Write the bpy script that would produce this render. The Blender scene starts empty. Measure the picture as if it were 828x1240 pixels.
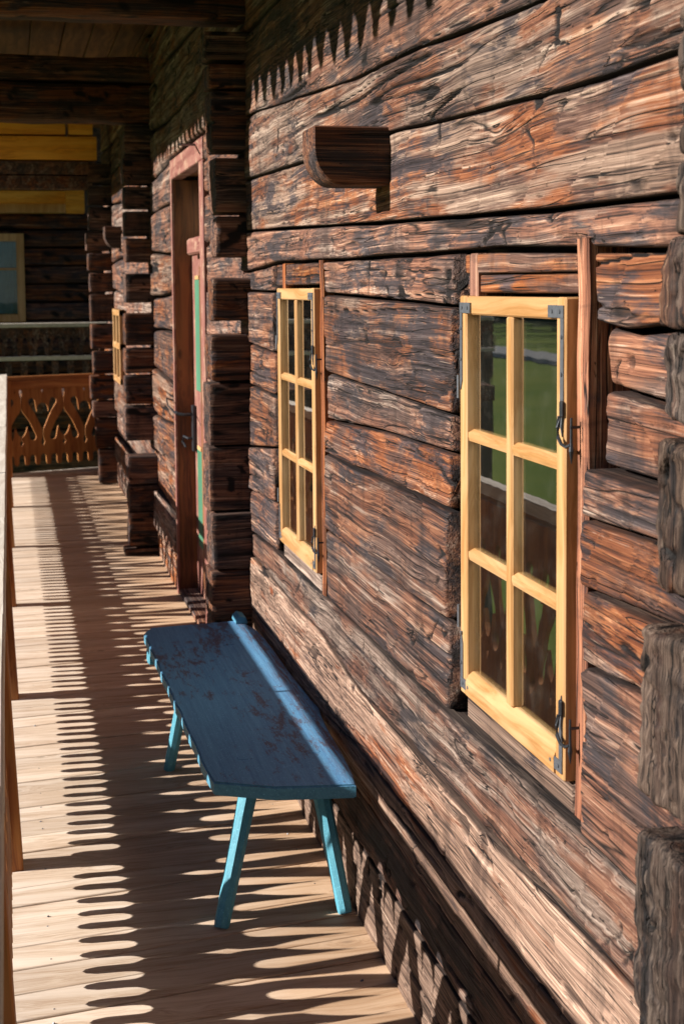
import bpy, bmesh, math, random
import numpy as np
from mathutils import Vector, Matrix
sc = bpy.context.scene
rad = math.radians

# ------------------------------------------------------------------ camera
YAW, PITCH, ROLL = rad(13.1274), rad(4.5), rad(0.5)
EYE = Vector((0, 0, 1.69))
FPX, CX, CY, SH = 1722.0, 414.0, 620.0, -138.0     # 50 mm lens on a 36 mm tall frame, 1240 rows
fw = Vector((math.sin(YAW)*math.cos(PITCH), math.cos(YAW)*math.cos(PITCH), -math.sin(PITCH)))
rt0 = Vector((math.cos(YAW), -math.sin(YAW), 0))
up0 = rt0.cross(fw)
rt = rt0*math.cos(ROLL) - up0*math.sin(ROLL)
up = up0*math.cos(ROLL) + rt0*math.sin(ROLL)
cd = bpy.data.cameras.new('camera'); cam = bpy.data.objects.new('camera', cd); sc.collection.objects.link(cam)
cam.matrix_world = Matrix(((rt.x, up.x, -fw.x, EYE.x), (rt.y, up.y, -fw.y, EYE.y), (rt.z, up.z, -fw.z, EYE.z), (0, 0, 0, 1)))
cd.sensor_fit = 'VERTICAL'; cd.sensor_height = 36; cd.sensor_width = 24; cd.lens = 50
cd.shift_y = SH/1240.0
cd.clip_start = 0.05; cd.clip_end = 3000
cd.dof.use_dof = True; cd.dof.focus_distance = 3.1; cd.dof.aperture_fstop = 9.0
sc.camera = cam

# ------------------------------------------------------------------ light
SUN_DIR = Vector((1.0, -0.06, -0.485)).normalized()      # the way the light travels
w = bpy.data.worlds.new('World'); sc.world = w; w.use_nodes = True
nt = w.node_tree; bg = nt.nodes['Background']
sky = nt.nodes.new('ShaderNodeTexSky'); sky.sky_type = 'NISHITA'; sky.sun_disc = False
sky.sun_elevation = math.asin(-SUN_DIR.z)
sky.sun_rotation = math.atan2(-SUN_DIR.x, -SUN_DIR.y)
sky.air_density = 0.8; sky.dust_density = 0.2; sky.altitude = 1800
nt.links.new(sky.outputs[0], bg.inputs[0]); bg.inputs[1].default_value = 0.07
sl = bpy.data.lights.new('sun', 'SUN'); sl.energy = 5.0; sl.angle = rad(0.53); sl.color = (1, 0.93, 0.84)
so = bpy.data.objects.new('sun', sl); sc.collection.objects.link(so)
so.rotation_euler = SUN_DIR.to_track_quat('-Z', 'Y').to_euler(); so.location = (-8, 3, 8)
sc.view_settings.view_transform = 'Standard'; sc.view_settings.look = 'None'
sc.view_settings.exposure = 1.05; sc.view_settings.gamma = 1
sc.view_settings.use_curve_mapping = False
sc.cycles.max_bounces = 8; sc.cycles.transparent_max_bounces = 8

def ray(px, py): return fw*FPX + rt*(px-CX) - up*(py-SH-CY)
def on(ax, px, py, v):
    d = ray(px, py); t = (v-EYE[ax])/d[ax]; return EYE + d*t
W = 0.88                                                # the plane of the log wall

# ------------------------------------------------------------------ noise
_rng = np.random.default_rng(7)
_T = _rng.random((64, 64, 64)).astype(np.float32)
def vn(x, y, z):
    x = np.asarray(x, np.float32); y = np.asarray(y, np.float32); z = np.asarray(z, np.float32)
    x, y, z = np.broadcast_arrays(x, y, z)
    xi = np.floor(x); yi = np.floor(y); zi = np.floor(z)
    fx = x-xi; fy = y-yi; fz = z-zi
    fx = fx*fx*(3-2*fx); fy = fy*fy*(3-2*fy); fz = fz*fz*(3-2*fz)
    xi = xi.astype(np.int32); yi = yi.astype(np.int32); zi = zi.astype(np.int32)
    x0 = xi & 63; x1 = (xi+1) & 63; y0 = yi & 63; y1 = (yi+1) & 63; z0 = zi & 63; z1 = (zi+1) & 63
    a = _T[x0, y0, z0]*(1-fx)+_T[x1, y0, z0]*fx
    b = _T[x0, y1, z0]*(1-fx)+_T[x1, y1, z0]*fx
    c = _T[x0, y0, z1]*(1-fx)+_T[x1, y0, z1]*fx
    d = _T[x0, y1, z1]*(1-fx)+_T[x1, y1, z1]*fx
    return (a*(1-fy)+b*fy)*(1-fz) + (c*(1-fy)+d*fy)*fz
def fbm(x, y, z, o=3):
    s = 0; a = 1; t = 0
    for k in range(o):
        s = s + a*vn(np.asarray(x)*2**k+k*7.3, np.asarray(y)*2**k+k*3.1, np.asarray(z)*2**k+k*5.7); t += a; a *= 0.5
    return s/t
def sst(a, b, x):
    t = np.clip((x-a)/(b-a), 0, 1); return t*t*(3-2*t)

# ------------------------------------------------------------------ object helpers
COL = sc.collection
def thing(name, label, cat, loc, group=None, rot=(0, 0, 0)):
    o = bpy.data.objects.new(name, None); COL.objects.link(o); o.location = loc; o.rotation_euler = rot
    o.empty_display_size = 0.2; o['label'] = label; o['category'] = cat
    if group: o['group'] = group
    return o
def link(name, me, mat, parent=None, local=False, smooth=False):
    o = bpy.data.objects.new(name, me); COL.objects.link(o)
    if mat is not None and len(me.materials) == 0: me.materials.append(mat)
    if smooth: me.polygons.foreach_set('use_smooth', [True]*len(me.polygons))
    if parent is not None:
        o.parent = parent
        if not local:                                   # mesh written in world coordinates
            off = Vector((0, 0, 0)); p = parent
            while p is not None: off += p.location; p = p.parent
            o.location = -off
    return o
def struct(name, me, mat, parent=None):
    o = link(name, me, mat, parent); 
    if parent is None: o['kind'] = 'structure'
    return o
class MB:
    def __init__(s): s.v = []; s.f = []; s.m = []
    def add(s, vs, fs, mi=0):
        n = len(s.v); s.v += [tuple(v) for v in vs]; s.f += [tuple(n+i for i in f) for f in fs]; s.m += [mi]*len(fs)
    def box(s, x0, x1, y0, y1, z0, z1, b=0.0, mi=0):
        if x0 > x1: x0, x1 = x1, x0
        if y0 > y1: y0, y1 = y1, y0
        if z0 > z1: z0, z1 = z1, z0
        if b <= 0:
            s.add([(x0,y0,z0),(x1,y0,z0),(x1,y1,z0),(x0,y1,z0),(x0,y0,z1),(x1,y0,z1),(x1,y1,z1),(x0,y1,z1)],
                  [(0,3,2,1),(4,5,6,7),(0,1,5,4),(1,2,6,5),(2,3,7,6),(3,0,4,7)], mi); return
        b = min(b, (x1-x0)*.49, (y1-y0)*.49, (z1-z0)*.49)
        bm = bmesh.new(); bmesh.ops.create_cube(bm, size=1)
        for v in bm.verts: v.co = Vector(((x0+x1)/2+v.co.x*(x1-x0), (y0+y1)/2+v.co.y*(y1-y0), (z0+z1)/2+v.co.z*(z1-z0)))
        bmesh.ops.bevel(bm, geom=list(bm.edges), offset=b, segments=1, affect='EDGES', profile=.5)
        bm.verts.index_update()
        s.add([v.co for v in bm.verts], [[v.index for v in f.verts] for f in bm.faces], mi); bm.free()
    def tube(s, pts, r, n=8, cap=True, mi=0):
        pts = [Vector(p) for p in pts]; R = r if isinstance(r, (list, tuple)) else [r]*len(pts)
        vs = []; fs = []
        for i, p in enumerate(pts):
            d = (pts[min(i+1, len(pts)-1)]-pts[max(i-1, 0)]).normalized()
            a = d.cross(Vector((0, 0, 1)))
            if a.length < .1: a = d.cross(Vector((0, 1, 0)))
            a.normalize(); b = d.cross(a)
            for k in range(n):
                t = 2*math.pi*(k+.5)/n; vs.append(p+(a*math.cos(t)+b*math.sin(t))*R[i])
        for i in range(len(pts)-1):
            for k in range(n):
                fs.append((i*n+k, i*n+(k+1) % n, (i+1)*n+(k+1) % n, (i+1)*n+k))
        if cap: fs.append(tuple(range(n))[::-1]); fs.append(tuple((len(pts)-1)*n+k for k in range(n)))
        s.add(vs, fs, mi)
    def prism(s, poly, axis, a0, a1, mi=0):
        """poly: list of 2D points; extruded along axis (0,1,2) from a0 to a1"""
        n = len(poly)
        def pt(q, a):
            return {0: (a, q[0], q[1]), 1: (q[0], a, q[1]), 2: (q[0], q[1], a)}[axis]
        vs = [pt(q, a0) for q in poly]+[pt(q, a1) for q in poly]
        fs = [tuple(range(n)), tuple(range(2*n-1, n-1, -1))]
        for k in range(n): fs.append((k, (k+n), (k+1) % n+n, (k+1) % n))
        s.add(vs, fs, mi)
    def mesh(s, name='mesh', mats=None, recalc=True):
        me = bpy.data.meshes.new(name); me.from_pydata(s.v, [], s.f)
        if mats:
            for m in mats: me.materials.append(m)
            me.polygons.foreach_set('material_index', s.m)
        if recalc:
            bm = bmesh.new(); bm.from_mesh(me); bmesh.ops.recalc_face_normals(bm, faces=list(bm.faces)); bm.to_mesh(me); bm.free()
        me.update(); return me
def box(name, mat, parent, x0, x1, y0, y1, z0, z1, b=0.004, local=False):
    m = MB(); m.box(x0, x1, y0, y1, z0, z1, b); return link(name, m.mesh(name), mat, parent, local)

def np_mesh(name, V, F, attr=None, tail=()):
    """V (n,3) float array, F (m,4) int quads, tail: list of n-gons"""
    me = bpy.data.meshes.new(name)
    nq = len(F); nl = nq*4+sum(len(t) for t in tail)
    me.vertices.add(len(V)); me.vertices.foreach_set('co', np.ascontiguousarray(V, np.float32).ravel())
    loops = np.concatenate([F.ravel()]+[np.array(t) for t in tail]).astype(np.int32)
    me.loops.add(nl); me.loops.foreach_set('vertex_index', loops)
    st = list(range(0, nq*4, 4)); c = nq*4
    for t in tail: st.append(c); c += len(t)
    me.polygons.add(len(st)); me.polygons.foreach_set('loop_start', np.array(st, np.int32))
    me.polygons.foreach_set('use_smooth', np.ones(len(st), bool))
    if attr is not None:
        a = me.attributes.new('crack', 'FLOAT', 'POINT'); a.data.foreach_set('value', np.ascontiguousarray(attr, np.float32))
    me.update(); me.validate(); return me

# ------------------------------------------------------------------ materials
class NT:
    def __init__(s, name):
        s.m = bpy.data.materials.new(name); s.m.use_nodes = True; s.t = s.m.node_tree; s.t.nodes.clear()
        s.out = s.n('ShaderNodeOutputMaterial')
    def n(s, ty, **k):
        o = s.t.nodes.new(ty)
        for a, b in k.items(): setattr(o, a, b)
        return o
    def l(s, a, b): s.t.links.new(a, b)
    def math(s, op, a, b=None, c=None, clamp=False):
        o = s.n('ShaderNodeMath', operation=op, use_clamp=clamp)
        for i, x in enumerate((a, b, c)):
            if x is None: continue
            if hasattr(x, 'links'): s.l(x, o.inputs[i])
            else: o.inputs[i].default_value = x
        return o.outputs[0]
    def vmath(s, op, a, b):
        o = s.n('ShaderNodeVectorMath', operation=op)
        for i, x in enumerate((a, b)):
            if hasattr(x, 'links'): s.l(x, o.inputs[i])
            else: o.inputs[i].default_value = x
        return o.outputs[0]
    def noise(s, vec, scale=1, detail=4, rough=.55, dist=0.0):
        o = s.n('ShaderNodeTexNoise'); o.inputs['Scale'].default_value = scale; o.inputs['Detail'].default_value = detail
        o.inputs['Roughness'].default_value = rough; o.inputs['Distortion'].default_value = dist; s.l(vec, o.inputs['Vector'])
        return o.outputs['Fac']
    def ramp(s, fac, stops, interp='LINEAR'):
        o = s.n('ShaderNodeValToRGB'); o.color_ramp.interpolation = interp; e = o.color_ramp.elements
        while len(e) < len(stops): e.new(.5)
        for q, (p, c) in zip(e, stops):
            q.position = p; q.color = (c, c, c, 1) if isinstance(c, (int, float)) else (*c, 1)
        s.l(fac, o.inputs[0]); return o.outputs[0]
    def mix(s, fac, a, b, mode='MIX'):
        o = s.n('ShaderNodeMix', data_type='RGBA', blend_type=mode, clamp_factor=True)
        for i, x in ((0, fac), (6, a), (7, b)):
            if hasattr(x, 'links'): s.l(x, o.inputs[i])
            elif i == 0: o.inputs[0].default_value = x
            else: o.inputs[i].default_value = (*x, 1)
        return o.outputs[2]
    def scale(s, vec, v): return s.vmath('MULTIPLY', vec, v)
    def coords(s, shift=7.0):
        tc = s.n('ShaderNodeTexCoord'); oi = s.n('ShaderNodeObjectInfo')
        r = s.math('MULTIPLY', oi.outputs['Random'], shift)
        cb = s.n('ShaderNodeCombineXYZ'); s.l(r, cb.inputs[0]); s.l(r, cb.inputs[1]); s.l(r, cb.inputs[2])
        s.rand = oi.outputs['Random']
        return s.vmath('ADD', tc.outputs['Object'], cb.outputs[0])
    def finish(s, col, rough=.8, bump=None, bstr=.4, bdist=.004, spec=.3, metal=0.0):
        p = s.n('ShaderNodeBsdfPrincipled')
        if hasattr(col, 'links'): s.l(col, p.inputs['Base Color'])
        else: p.inputs['Base Color'].default_value = (*col, 1)
        if hasattr(rough, 'links'): s.l(rough, p.inputs['Roughness'])
        else: p.inputs['Roughness'].default_value = rough
        p.inputs['Specular IOR Level'].default_value = spec; p.inputs['Metallic'].default_value = metal
        if bump is not None:
            b = s.n('ShaderNodeBump'); b.inputs['Strength'].default_value = bstr; b.inputs['Distance'].default_value = bdist
            s.l(bump, b.inputs['Height']); s.l(b.outputs[0], p.inputs['Normal'])
        s.l(p.outputs[0], s.out.inputs[0]); return s.m

def axis_vec(axis, along, across):
    v = [across, across, across]; v[axis] = along; return tuple(v)

def old_wood(name, axis, tone=1.0, warm=.5, gray=.4, dark=.4, knots=True, attr=True, swirl=.030):
    """weathered hewn timber, grain running along the given axis"""
    N = NT(name); P = N.coords(9.0); t = tone
    AV = lambda al, ac: axis_vec(axis, al, ac)
    sh = lambda *v: N.vmath('ADD', P, v)
    # the grain wanders slowly, and bends round the knots
    n1 = N.n('ShaderNodeTexNoise'); n1.inputs['Scale'].default_value = 1; n1.inputs['Detail'].default_value = 2
    N.l(N.scale(P, AV(1.7, 4.0)), n1.inputs['Vector'])
    G = N.vmath('ADD', P, N.scale(N.vmath('SUBTRACT', n1.outputs['Color'], (.5, .5, .5)), AV(0.0, swirl)))
    vo = N.n('ShaderNodeTexVoronoi'); vo.inputs['Scale'].default_value = 1
    N.l(N.scale(P, AV(1.7, 4.2)), vo.inputs['Vector'])
    kn = N.ramp(vo.outputs['Distance'], [(0.0, 1.0), (.12, .35), (.30, 0.0)])
    if knots:
        kd = N.math('MULTIPLY', kn, .018); cb = N.n('ShaderNodeCombineXYZ')
        for i in range(3):
            if i != axis: N.l(kd, cb.inputs[i])
        G = N.vmath('ADD', G, cb.outputs[0])
    hair = N.noise(N.scale(G, AV(1.3, 360)), 1, 3, .6)                 # single fibres
    fine = N.noise(N.scale(G, AV(.8, 115)), 1, 4, .62)                # year rings laid open
    mid = N.noise(N.scale(G, AV(.7, 40)), 1, 4, .6)
    broad = N.noise(N.scale(G, AV(.9, 10)), 1, 3, .5)
    zone = N.noise(N.scale(sh(.3, .1, .2), AV(3.4, 11)), 1, 5, .6, .2)
    zone2 = N.noise(N.scale(sh(3.3, 8.1, 5.2), AV(1.8, 14)), 1, 5, .62, .2)
    g = N.math('ADD', N.math('ADD', N.math('MULTIPLY', hair, .30), N.math('MULTIPLY', fine, .40)), N.math('MULTIPLY', mid, .30))
    redc = N.ramp(g, [(.36, (.020*t, .009*t, .006*t)), (.44, (.11*t, .036*t, .018*t)), (.50, (.20*t, .070*t, .032*t)), (.57, (.33*t, .140*t, .068*t)), (.65, (.56*t, .36*t, .23*t))])
    brnc = N.ramp(g, [(.36, (.014*t, .009*t, .009*t)), (.45, (.060*t, .031*t, .025*t)), (.54, (.135*t, .076*t, .058*t)), (.64, (.34*t, .23*t, .18*t))])
    gryc = N.ramp(g, [(.36, (.022*t, .015*t, .013*t)), (.44, (.105*t, .068*t, .052*t)), (.53, (.25*t, .17*t, .13*t)), (.63, (.50*t, .38*t, .30*t))])
    blkc = N.ramp(g, [(.38, (.016*t, .013*t, .016*t)), (.52, (.048*t, .039*t, .044*t)), (.66, (.15*t, .13*t, .135*t))])
    gd = N.math('SUBTRACT', g, .5)                                     # masks fray along the grain
    zone = N.math('ADD', zone, N.math('MULTIPLY', gd, .55)); zone2 = N.math('ADD', zone2, N.math('MULTIPLY', gd, .60))
    wz = N.ramp(zone, [(.60-.34*warm, 0), (.72-.34*warm, .9)])
    c = N.mix(wz, brnc, redc)
    gz = N.ramp(N.math('ADD', N.math('MULTIPLY', zone2, .7), N.math('MULTIPLY', broad, .3)), [(.66-.34*gray, 0), (.74-.34*gray, 1)])
    c = N.mix(N.math('MULTIPLY', gz, .92), c, gryc)
    dz = N.ramp(N.math('SUBTRACT', N.noise(N.scale(sh(1.3, 2.1, 7.7), AV(2.4, 11)), 1, 6, .66, .5), N.math('MULTIPLY', gd, .55)), [(.68-.28*dark, 0), (.76-.28*dark, 1)])
    c = N.mix(N.math('MULTIPLY', dz, .9), c, blkc)
    # dark bands across the grain left by the axe and by water
    av = [2.2, 2.2, 2.2]; av[axis] = 10.0
    bn = N.noise(N.scale(sh(6.1, 2.7, 3.9), tuple(av)), 1, 5, .68, .4)
    c = N.mix(N.ramp(bn, [(.54, 0), (.63, .7)]), c, N.mix(.55, c, (.016*t, .011*t, .011*t)))
    # fine long drying checks and a few wide ones
    def check(src, al, ac, w0, w1, lo, hi, seed):
        n = N.noise(N.scale(N.vmath('ADD', src, (seed, seed*.7, seed*1.3)), AV(al, ac)), 1, 2, .45)
        k = N.ramp(N.math('ABSOLUTE', N.math('SUBTRACT', n, .5)), [(0, 1), (w0, .95), (w1, 0)])
        m_ = N.ramp(N.noise(N.scale(N.vmath('ADD', P, (seed*2, seed, seed*3)), AV(2.0, 12)), 1, 3, .5), [(lo, 0), (hi, 1)])
        return N.math('MULTIPLY', k, m_)
    ck = N.math('MAXIMUM', check(G, .45, 40, .006, .016, .48, .56, 2.3), check(G, .45, 13, .0024, .0060, .44, .52, 5.1))
    c = N.mix(ck, c, (.007*t, .005*t, .005*t))
    spl = N.noise(N.scale(N.vmath('ADD', G, (7.7, 3.1, 1.9)), AV(1.7, 240)), 1, 3, .55)
    c = N.mix(N.ramp(spl, [(.33, .85), (.40, 0)]), c, (.010*t, .007*t, .007*t))
    c = N.mix(N.ramp(spl, [(.66, 0), (.76, .45)]), c, (.55*t, .42*t, .33*t))
    pit = N.ramp(N.noise(N.scale(P, AV(28, 70)), 1, 3, .6), [(.26, 1), (.32, 0)])
    c = N.mix(N.math('MULTIPLY', pit, .85), c, (.012*t, .009*t, .009*t))
    h = N.math('ADD', N.math('MULTIPLY', fine, .8), N.math('ADD', N.math('MULTIPLY', hair, .35), N.math('MULTIPLY', mid, .9)))
    h = N.math('ADD', h, N.math('MULTIPLY', N.math('ADD', ck, pit), -.7))
    if knots:
        kc = N.ramp(vo.outputs['Distance'], [(0, 1), (.04, .9), (.075, 0)])
        c = N.mix(kc, c, N.mix(wz, (.035*t, .020*t, .016*t), (.15*t, .045*t, .020*t)))
        h = N.math('ADD', h, N.math('MULTIPLY', kc, .5))
    if attr:
        at = N.n('ShaderNodeAttribute'); at.attribute_name = 'crack'
        cr = N.ramp(at.outputs['Fac'], [(.15, 0), (.6, 1)])
        c = N.mix(cr, c, (.009*t, .006*t, .006*t))
    # each timber has its own tint
    hs = N.n('ShaderNodeHueSaturation'); N.l(c, hs.inputs['Color'])
    N.l(N.math('ADD', N.math('MULTIPLY', N.rand, .50), .74), hs.inputs['Value'])
    N.l(N.math('ADD', N.math('MULTIPLY', N.math('FRACT', N.math('MULTIPLY', N.rand, 7.31)), .35), .80), hs.inputs['Saturation'])
    r = N.ramp(mid, [(.3, .62), (.7, .85)])
    return N.finish(hs.outputs[0], r, N.math('ADD', h, N.math('MULTIPLY', spl, .5)), 1.0, .0034, .22)

def plank_wood(name, axis, base, dark, light, grain=120, rings=26, knots=.5, worn=None, gap=.15, rough=.65, bstr=.35, tint=.25, wall_side=None):
    """sawn boards: base / dark / light colours, grain along axis"""
    N = NT(name); P = N.coords(11.0)
    n1 = N.n('ShaderNodeTexNoise'); n1.inputs['Scale'].default_value = 1; n1.inputs['Detail'].default_value = 2
    N.l(N.scale(P, axis_vec(axis, 1.8, 6)), n1.inputs['Vector'])
    off = N.scale(N.vmath('SUBTRACT', n1.outputs['Color'], (.5, .5, .5)), axis_vec(axis, 0, .10))
    G = N.vmath('ADD', P, off)
    vo = N.n('ShaderNodeTexVoronoi'); vo.inputs['Scale'].default_value = 1
    N.l(N.scale(P, axis_vec(axis, 3.0, 6.0)), vo.inputs['Vector'])
    kn = N.ramp(vo.outputs['Distance'], [(0.0, 1.0), (.12, .3), (.26, 0.0)])
    kd = N.math('MULTIPLY', kn, .04*knots*2)
    cb = N.n('ShaderNodeCombineXYZ')
    for i in range(3):
        if i != axis: N.l(kd, cb.inputs[i])
    G = N.vmath('ADD', G, cb.outputs[0])
    fine = N.noise(N.scale(G, axis_vec(axis, 3, grain)), 1, 5, .65)
    ring = N.noise(N.scale(G, axis_vec(axis, .8, rings)), 1, 3, .5)
    blot = N.noise(N.scale(P, axis_vec(axis, 2.0, 5)), 1, 4, .6)
    c = N.mix(N.ramp(fine, [(.40, 0), (.58, 1)]), dark, base)
    c = N.mix(N.ramp(ring, [(.45, 0), (.62, .8)]), c, light)
    c = N.mix(N.ramp(blot, [(.30, .45), (.55, 0)]), c, dark)
    kc = N.ramp(vo.outputs['Distance'], [(0, 1), (.035, .9), (.07, 0)])
    c = N.mix(N.math('MULTIPLY', kc, knots), c, tuple(x*.45 for x in dark))
    if worn is not None:
        wn = N.noise(N.scale(P, axis_vec(axis, 9, 16)), 1, 6, .7)
        c = N.mix(N.ramp(wn, [(.52, 0), (.62, .8)]), c, worn)
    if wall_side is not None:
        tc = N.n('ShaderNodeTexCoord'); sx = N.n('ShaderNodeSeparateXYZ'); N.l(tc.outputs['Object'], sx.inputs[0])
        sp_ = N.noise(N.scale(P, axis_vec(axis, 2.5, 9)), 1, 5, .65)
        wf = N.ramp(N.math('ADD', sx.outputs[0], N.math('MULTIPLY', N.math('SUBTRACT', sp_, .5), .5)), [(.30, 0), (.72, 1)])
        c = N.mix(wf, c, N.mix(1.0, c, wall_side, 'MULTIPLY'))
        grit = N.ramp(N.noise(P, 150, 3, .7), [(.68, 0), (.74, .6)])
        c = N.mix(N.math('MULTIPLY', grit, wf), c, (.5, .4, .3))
    hs = N.n('ShaderNodeHueSaturation'); N.l(c, hs.inputs['Color'])
    N.l(N.math('ADD', N.math('MULTIPLY', N.rand, tint), 1-tint*.55), hs.inputs['Value'])
    h = N.math('ADD', N.math('MULTIPLY', fine, .6), N.math('MULTIPLY', ring, .4))
    return N.finish(hs.outputs[0], rough, h, bstr, .0025, .35)

M = {}
M['log'] = old_wood('weathered_red_brown_timber', 1, .86, .50, .30, .62)
M['log_low'] = old_wood('weathered_grey_brown_timber', 1, .88, .62, .58, .44)
M['log_low2'] = old_wood('pinkish_brown_sill_timber', 1, .95, .75, .80, .22)
M['log_foot'] = old_wood('grey_foot_timber', 1, .8, .2, 1.1, .2)
M['log_top'] = old_wood('brown_upper_timber', 1, .80, .5, .55, .50)
M['end'] = old_wood('grey_log_end_timber', 2, .30, .25, .70, .45, knots=False, swirl=.03)
M['cross'] = old_wood('dark_cross_timber', 0, .6, .5, .15, .6)
M['shade'] = old_wood('shade_darkened_timber', 1, .55, .4, .1, .6)  # darker colour paints in the shade low on the wall
M['sill'] = old_wood('grey_window_sill_timber', 1, .9, .3, 1.0, .2, attr=False, knots=False)
M['trim'] = old_wood('dark_sill_timber', 1, .8, .4, .4, .5, attr=False)
M['larch'] = plank_wood('fresh_larch_sash', 2, (.41, .225, .090), (.31, .155, .05), (.50, .31, .15), 150, 40, .15, tint=.1, rough=.5)
M['larch_y'] = plank_wood('fresh_larch_rail', 1, (.41, .225, .090), (.31, .155, .05), (.50, .31, .15), 150, 40, .15, tint=.1, rough=.5)
M['jamb'] = old_wood('oiled_reddish_jamb_board', 2, 1.35, 1.25, .0, .22, attr=False, swirl=.01)
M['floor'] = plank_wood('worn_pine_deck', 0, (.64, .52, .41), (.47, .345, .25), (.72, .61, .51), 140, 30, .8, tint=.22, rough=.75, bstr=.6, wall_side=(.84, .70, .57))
M['rail'] = plank_wood('bleached_handrail', 1, (.58, .52, .45), (.45, .39, .33), (.66, .61, .54), 150, 40, .3, tint=.1)
M['balu'] = plank_wood('stained_larch_balustrade', 2, (.34, .125, .030), (.22, .070, .018), (.42, .18, .05), 120, 24, .6, tint=.25)
M['balu_x'] = plank_wood('stained_larch_board', 1, (.34, .125, .030), (.22, .070, .018), (.42, .18, .05), 120, 24, .6, tint=.25)
M['yellow'] = plank_wood('new_yellow_spruce', 0, (.88, .38, .035), (.62, .24, .025), (.92, .46, .07), 110, 22, .5, tint=.15)
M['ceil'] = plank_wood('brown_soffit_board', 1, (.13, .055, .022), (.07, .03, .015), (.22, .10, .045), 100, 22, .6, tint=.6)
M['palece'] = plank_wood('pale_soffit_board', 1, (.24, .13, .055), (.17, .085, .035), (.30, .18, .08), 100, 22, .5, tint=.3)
M['redpaint'] = plank_wood('faded_red_paint', 2, (.215, .080, .065), (.15, .050, .038), (.29, .135, .105), 90, 30, .1, worn=(.36, .23, .16), tint=.1)
M['redpaint_y'] = plank_wood('faded_red_paint_board', 1, (.215, .080, .065), (.15, .050, .038), (.29, .135, .105), 90, 30, .1, worn=(.36, .23, .16), tint=.1)
M['green'] = plank_wood('green_paint', 2, (.05, .17, .10), (.035, .12, .07), (.075, .22, .13), 90, 30, .1, tint=.05)
M['reveal'] = plank_wood('dark_reveal_board', 2, (.17, .060, .022), (.07, .028, .014), (.26, .10, .035), 90, 22, .6, tint=.1)
M['farframe'] = plank_wood('pale_window_frame', 2, (.50, .30, .12), (.38, .21, .08), (.58, .38, .18), 90, 22, .2, tint=.1)

def simple(name, col, rough=.6, metal=0.0, var=.3, sc_=30, bstr=.3):
    N = NT(name); P = N.coords(3)
    n = N.noise(P, sc_, 5, .65)
    c = N.mix(n, tuple(x*(1-var) for x in col), tuple(min(1, x*(1+var)) for x in col))
    return N.finish(c, rough, n, bstr, .002, .4, metal)
M['iron'] = simple('grey_iron_fitting', (.12, .13, .15), .5, .55, .5, 90)
M['hook'] = simple('black_iron_hook', (.05, .055, .065), .4, .7, .5, 90)
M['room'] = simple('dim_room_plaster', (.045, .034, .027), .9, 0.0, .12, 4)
M['sillin'] = simple('pale_inner_sill', (.50, .47, .42), .8)
M['curtain'] = simple('blue_white_curtain', (.10, .25, .42), .9, sc_=12)
M['bark'] = simple('bark', (.09, .065, .05), .9, sc_=8)
M['needles'] = simple('needle_foliage', (.035, .06, .022), .9, sc_=2, var=.5)
M['road'] = simple('asphalt_lane', (.22, .22, .215), .9, sc_=3)
M['roof'] = simple('grey_shingle_roof', (.12, .10, .085), .9)

def grass_mat():
    N = NT('alpine_meadow'); tc = N.n('ShaderNodeTexCoord')
    a = N.noise(tc.outputs['Object'], .15, 6, .6); b = N.noise(tc.outputs['Object'], 3.0, 5, .7)
    c = N.mix(N.ramp(a, [(.35, 0), (.65, 1)]), (.10, .15, .022), (.155, .185, .035))
    c = N.mix(N.ramp(b, [(.3, .3), (.6, 0)]), c, (.05, .085, .02))
    sx = N.n('ShaderNodeSeparateXYZ'); N.l(tc.outputs['Object'], sx.inputs[0])
    wd = N.ramp(N.math('ADD', N.math('MULTIPLY', sx.outputs[0], -.01), N.math('MULTIPLY', a, .2)), [(.66, 0), (.70, 1)])
    c = N.mix(wd, c, N.mix(b, (.018, .032, .012), (.05, .07, .025)))
    return N.finish(c, .9, b, .3, .05, .1)
M['grass'] = grass_mat()

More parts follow.
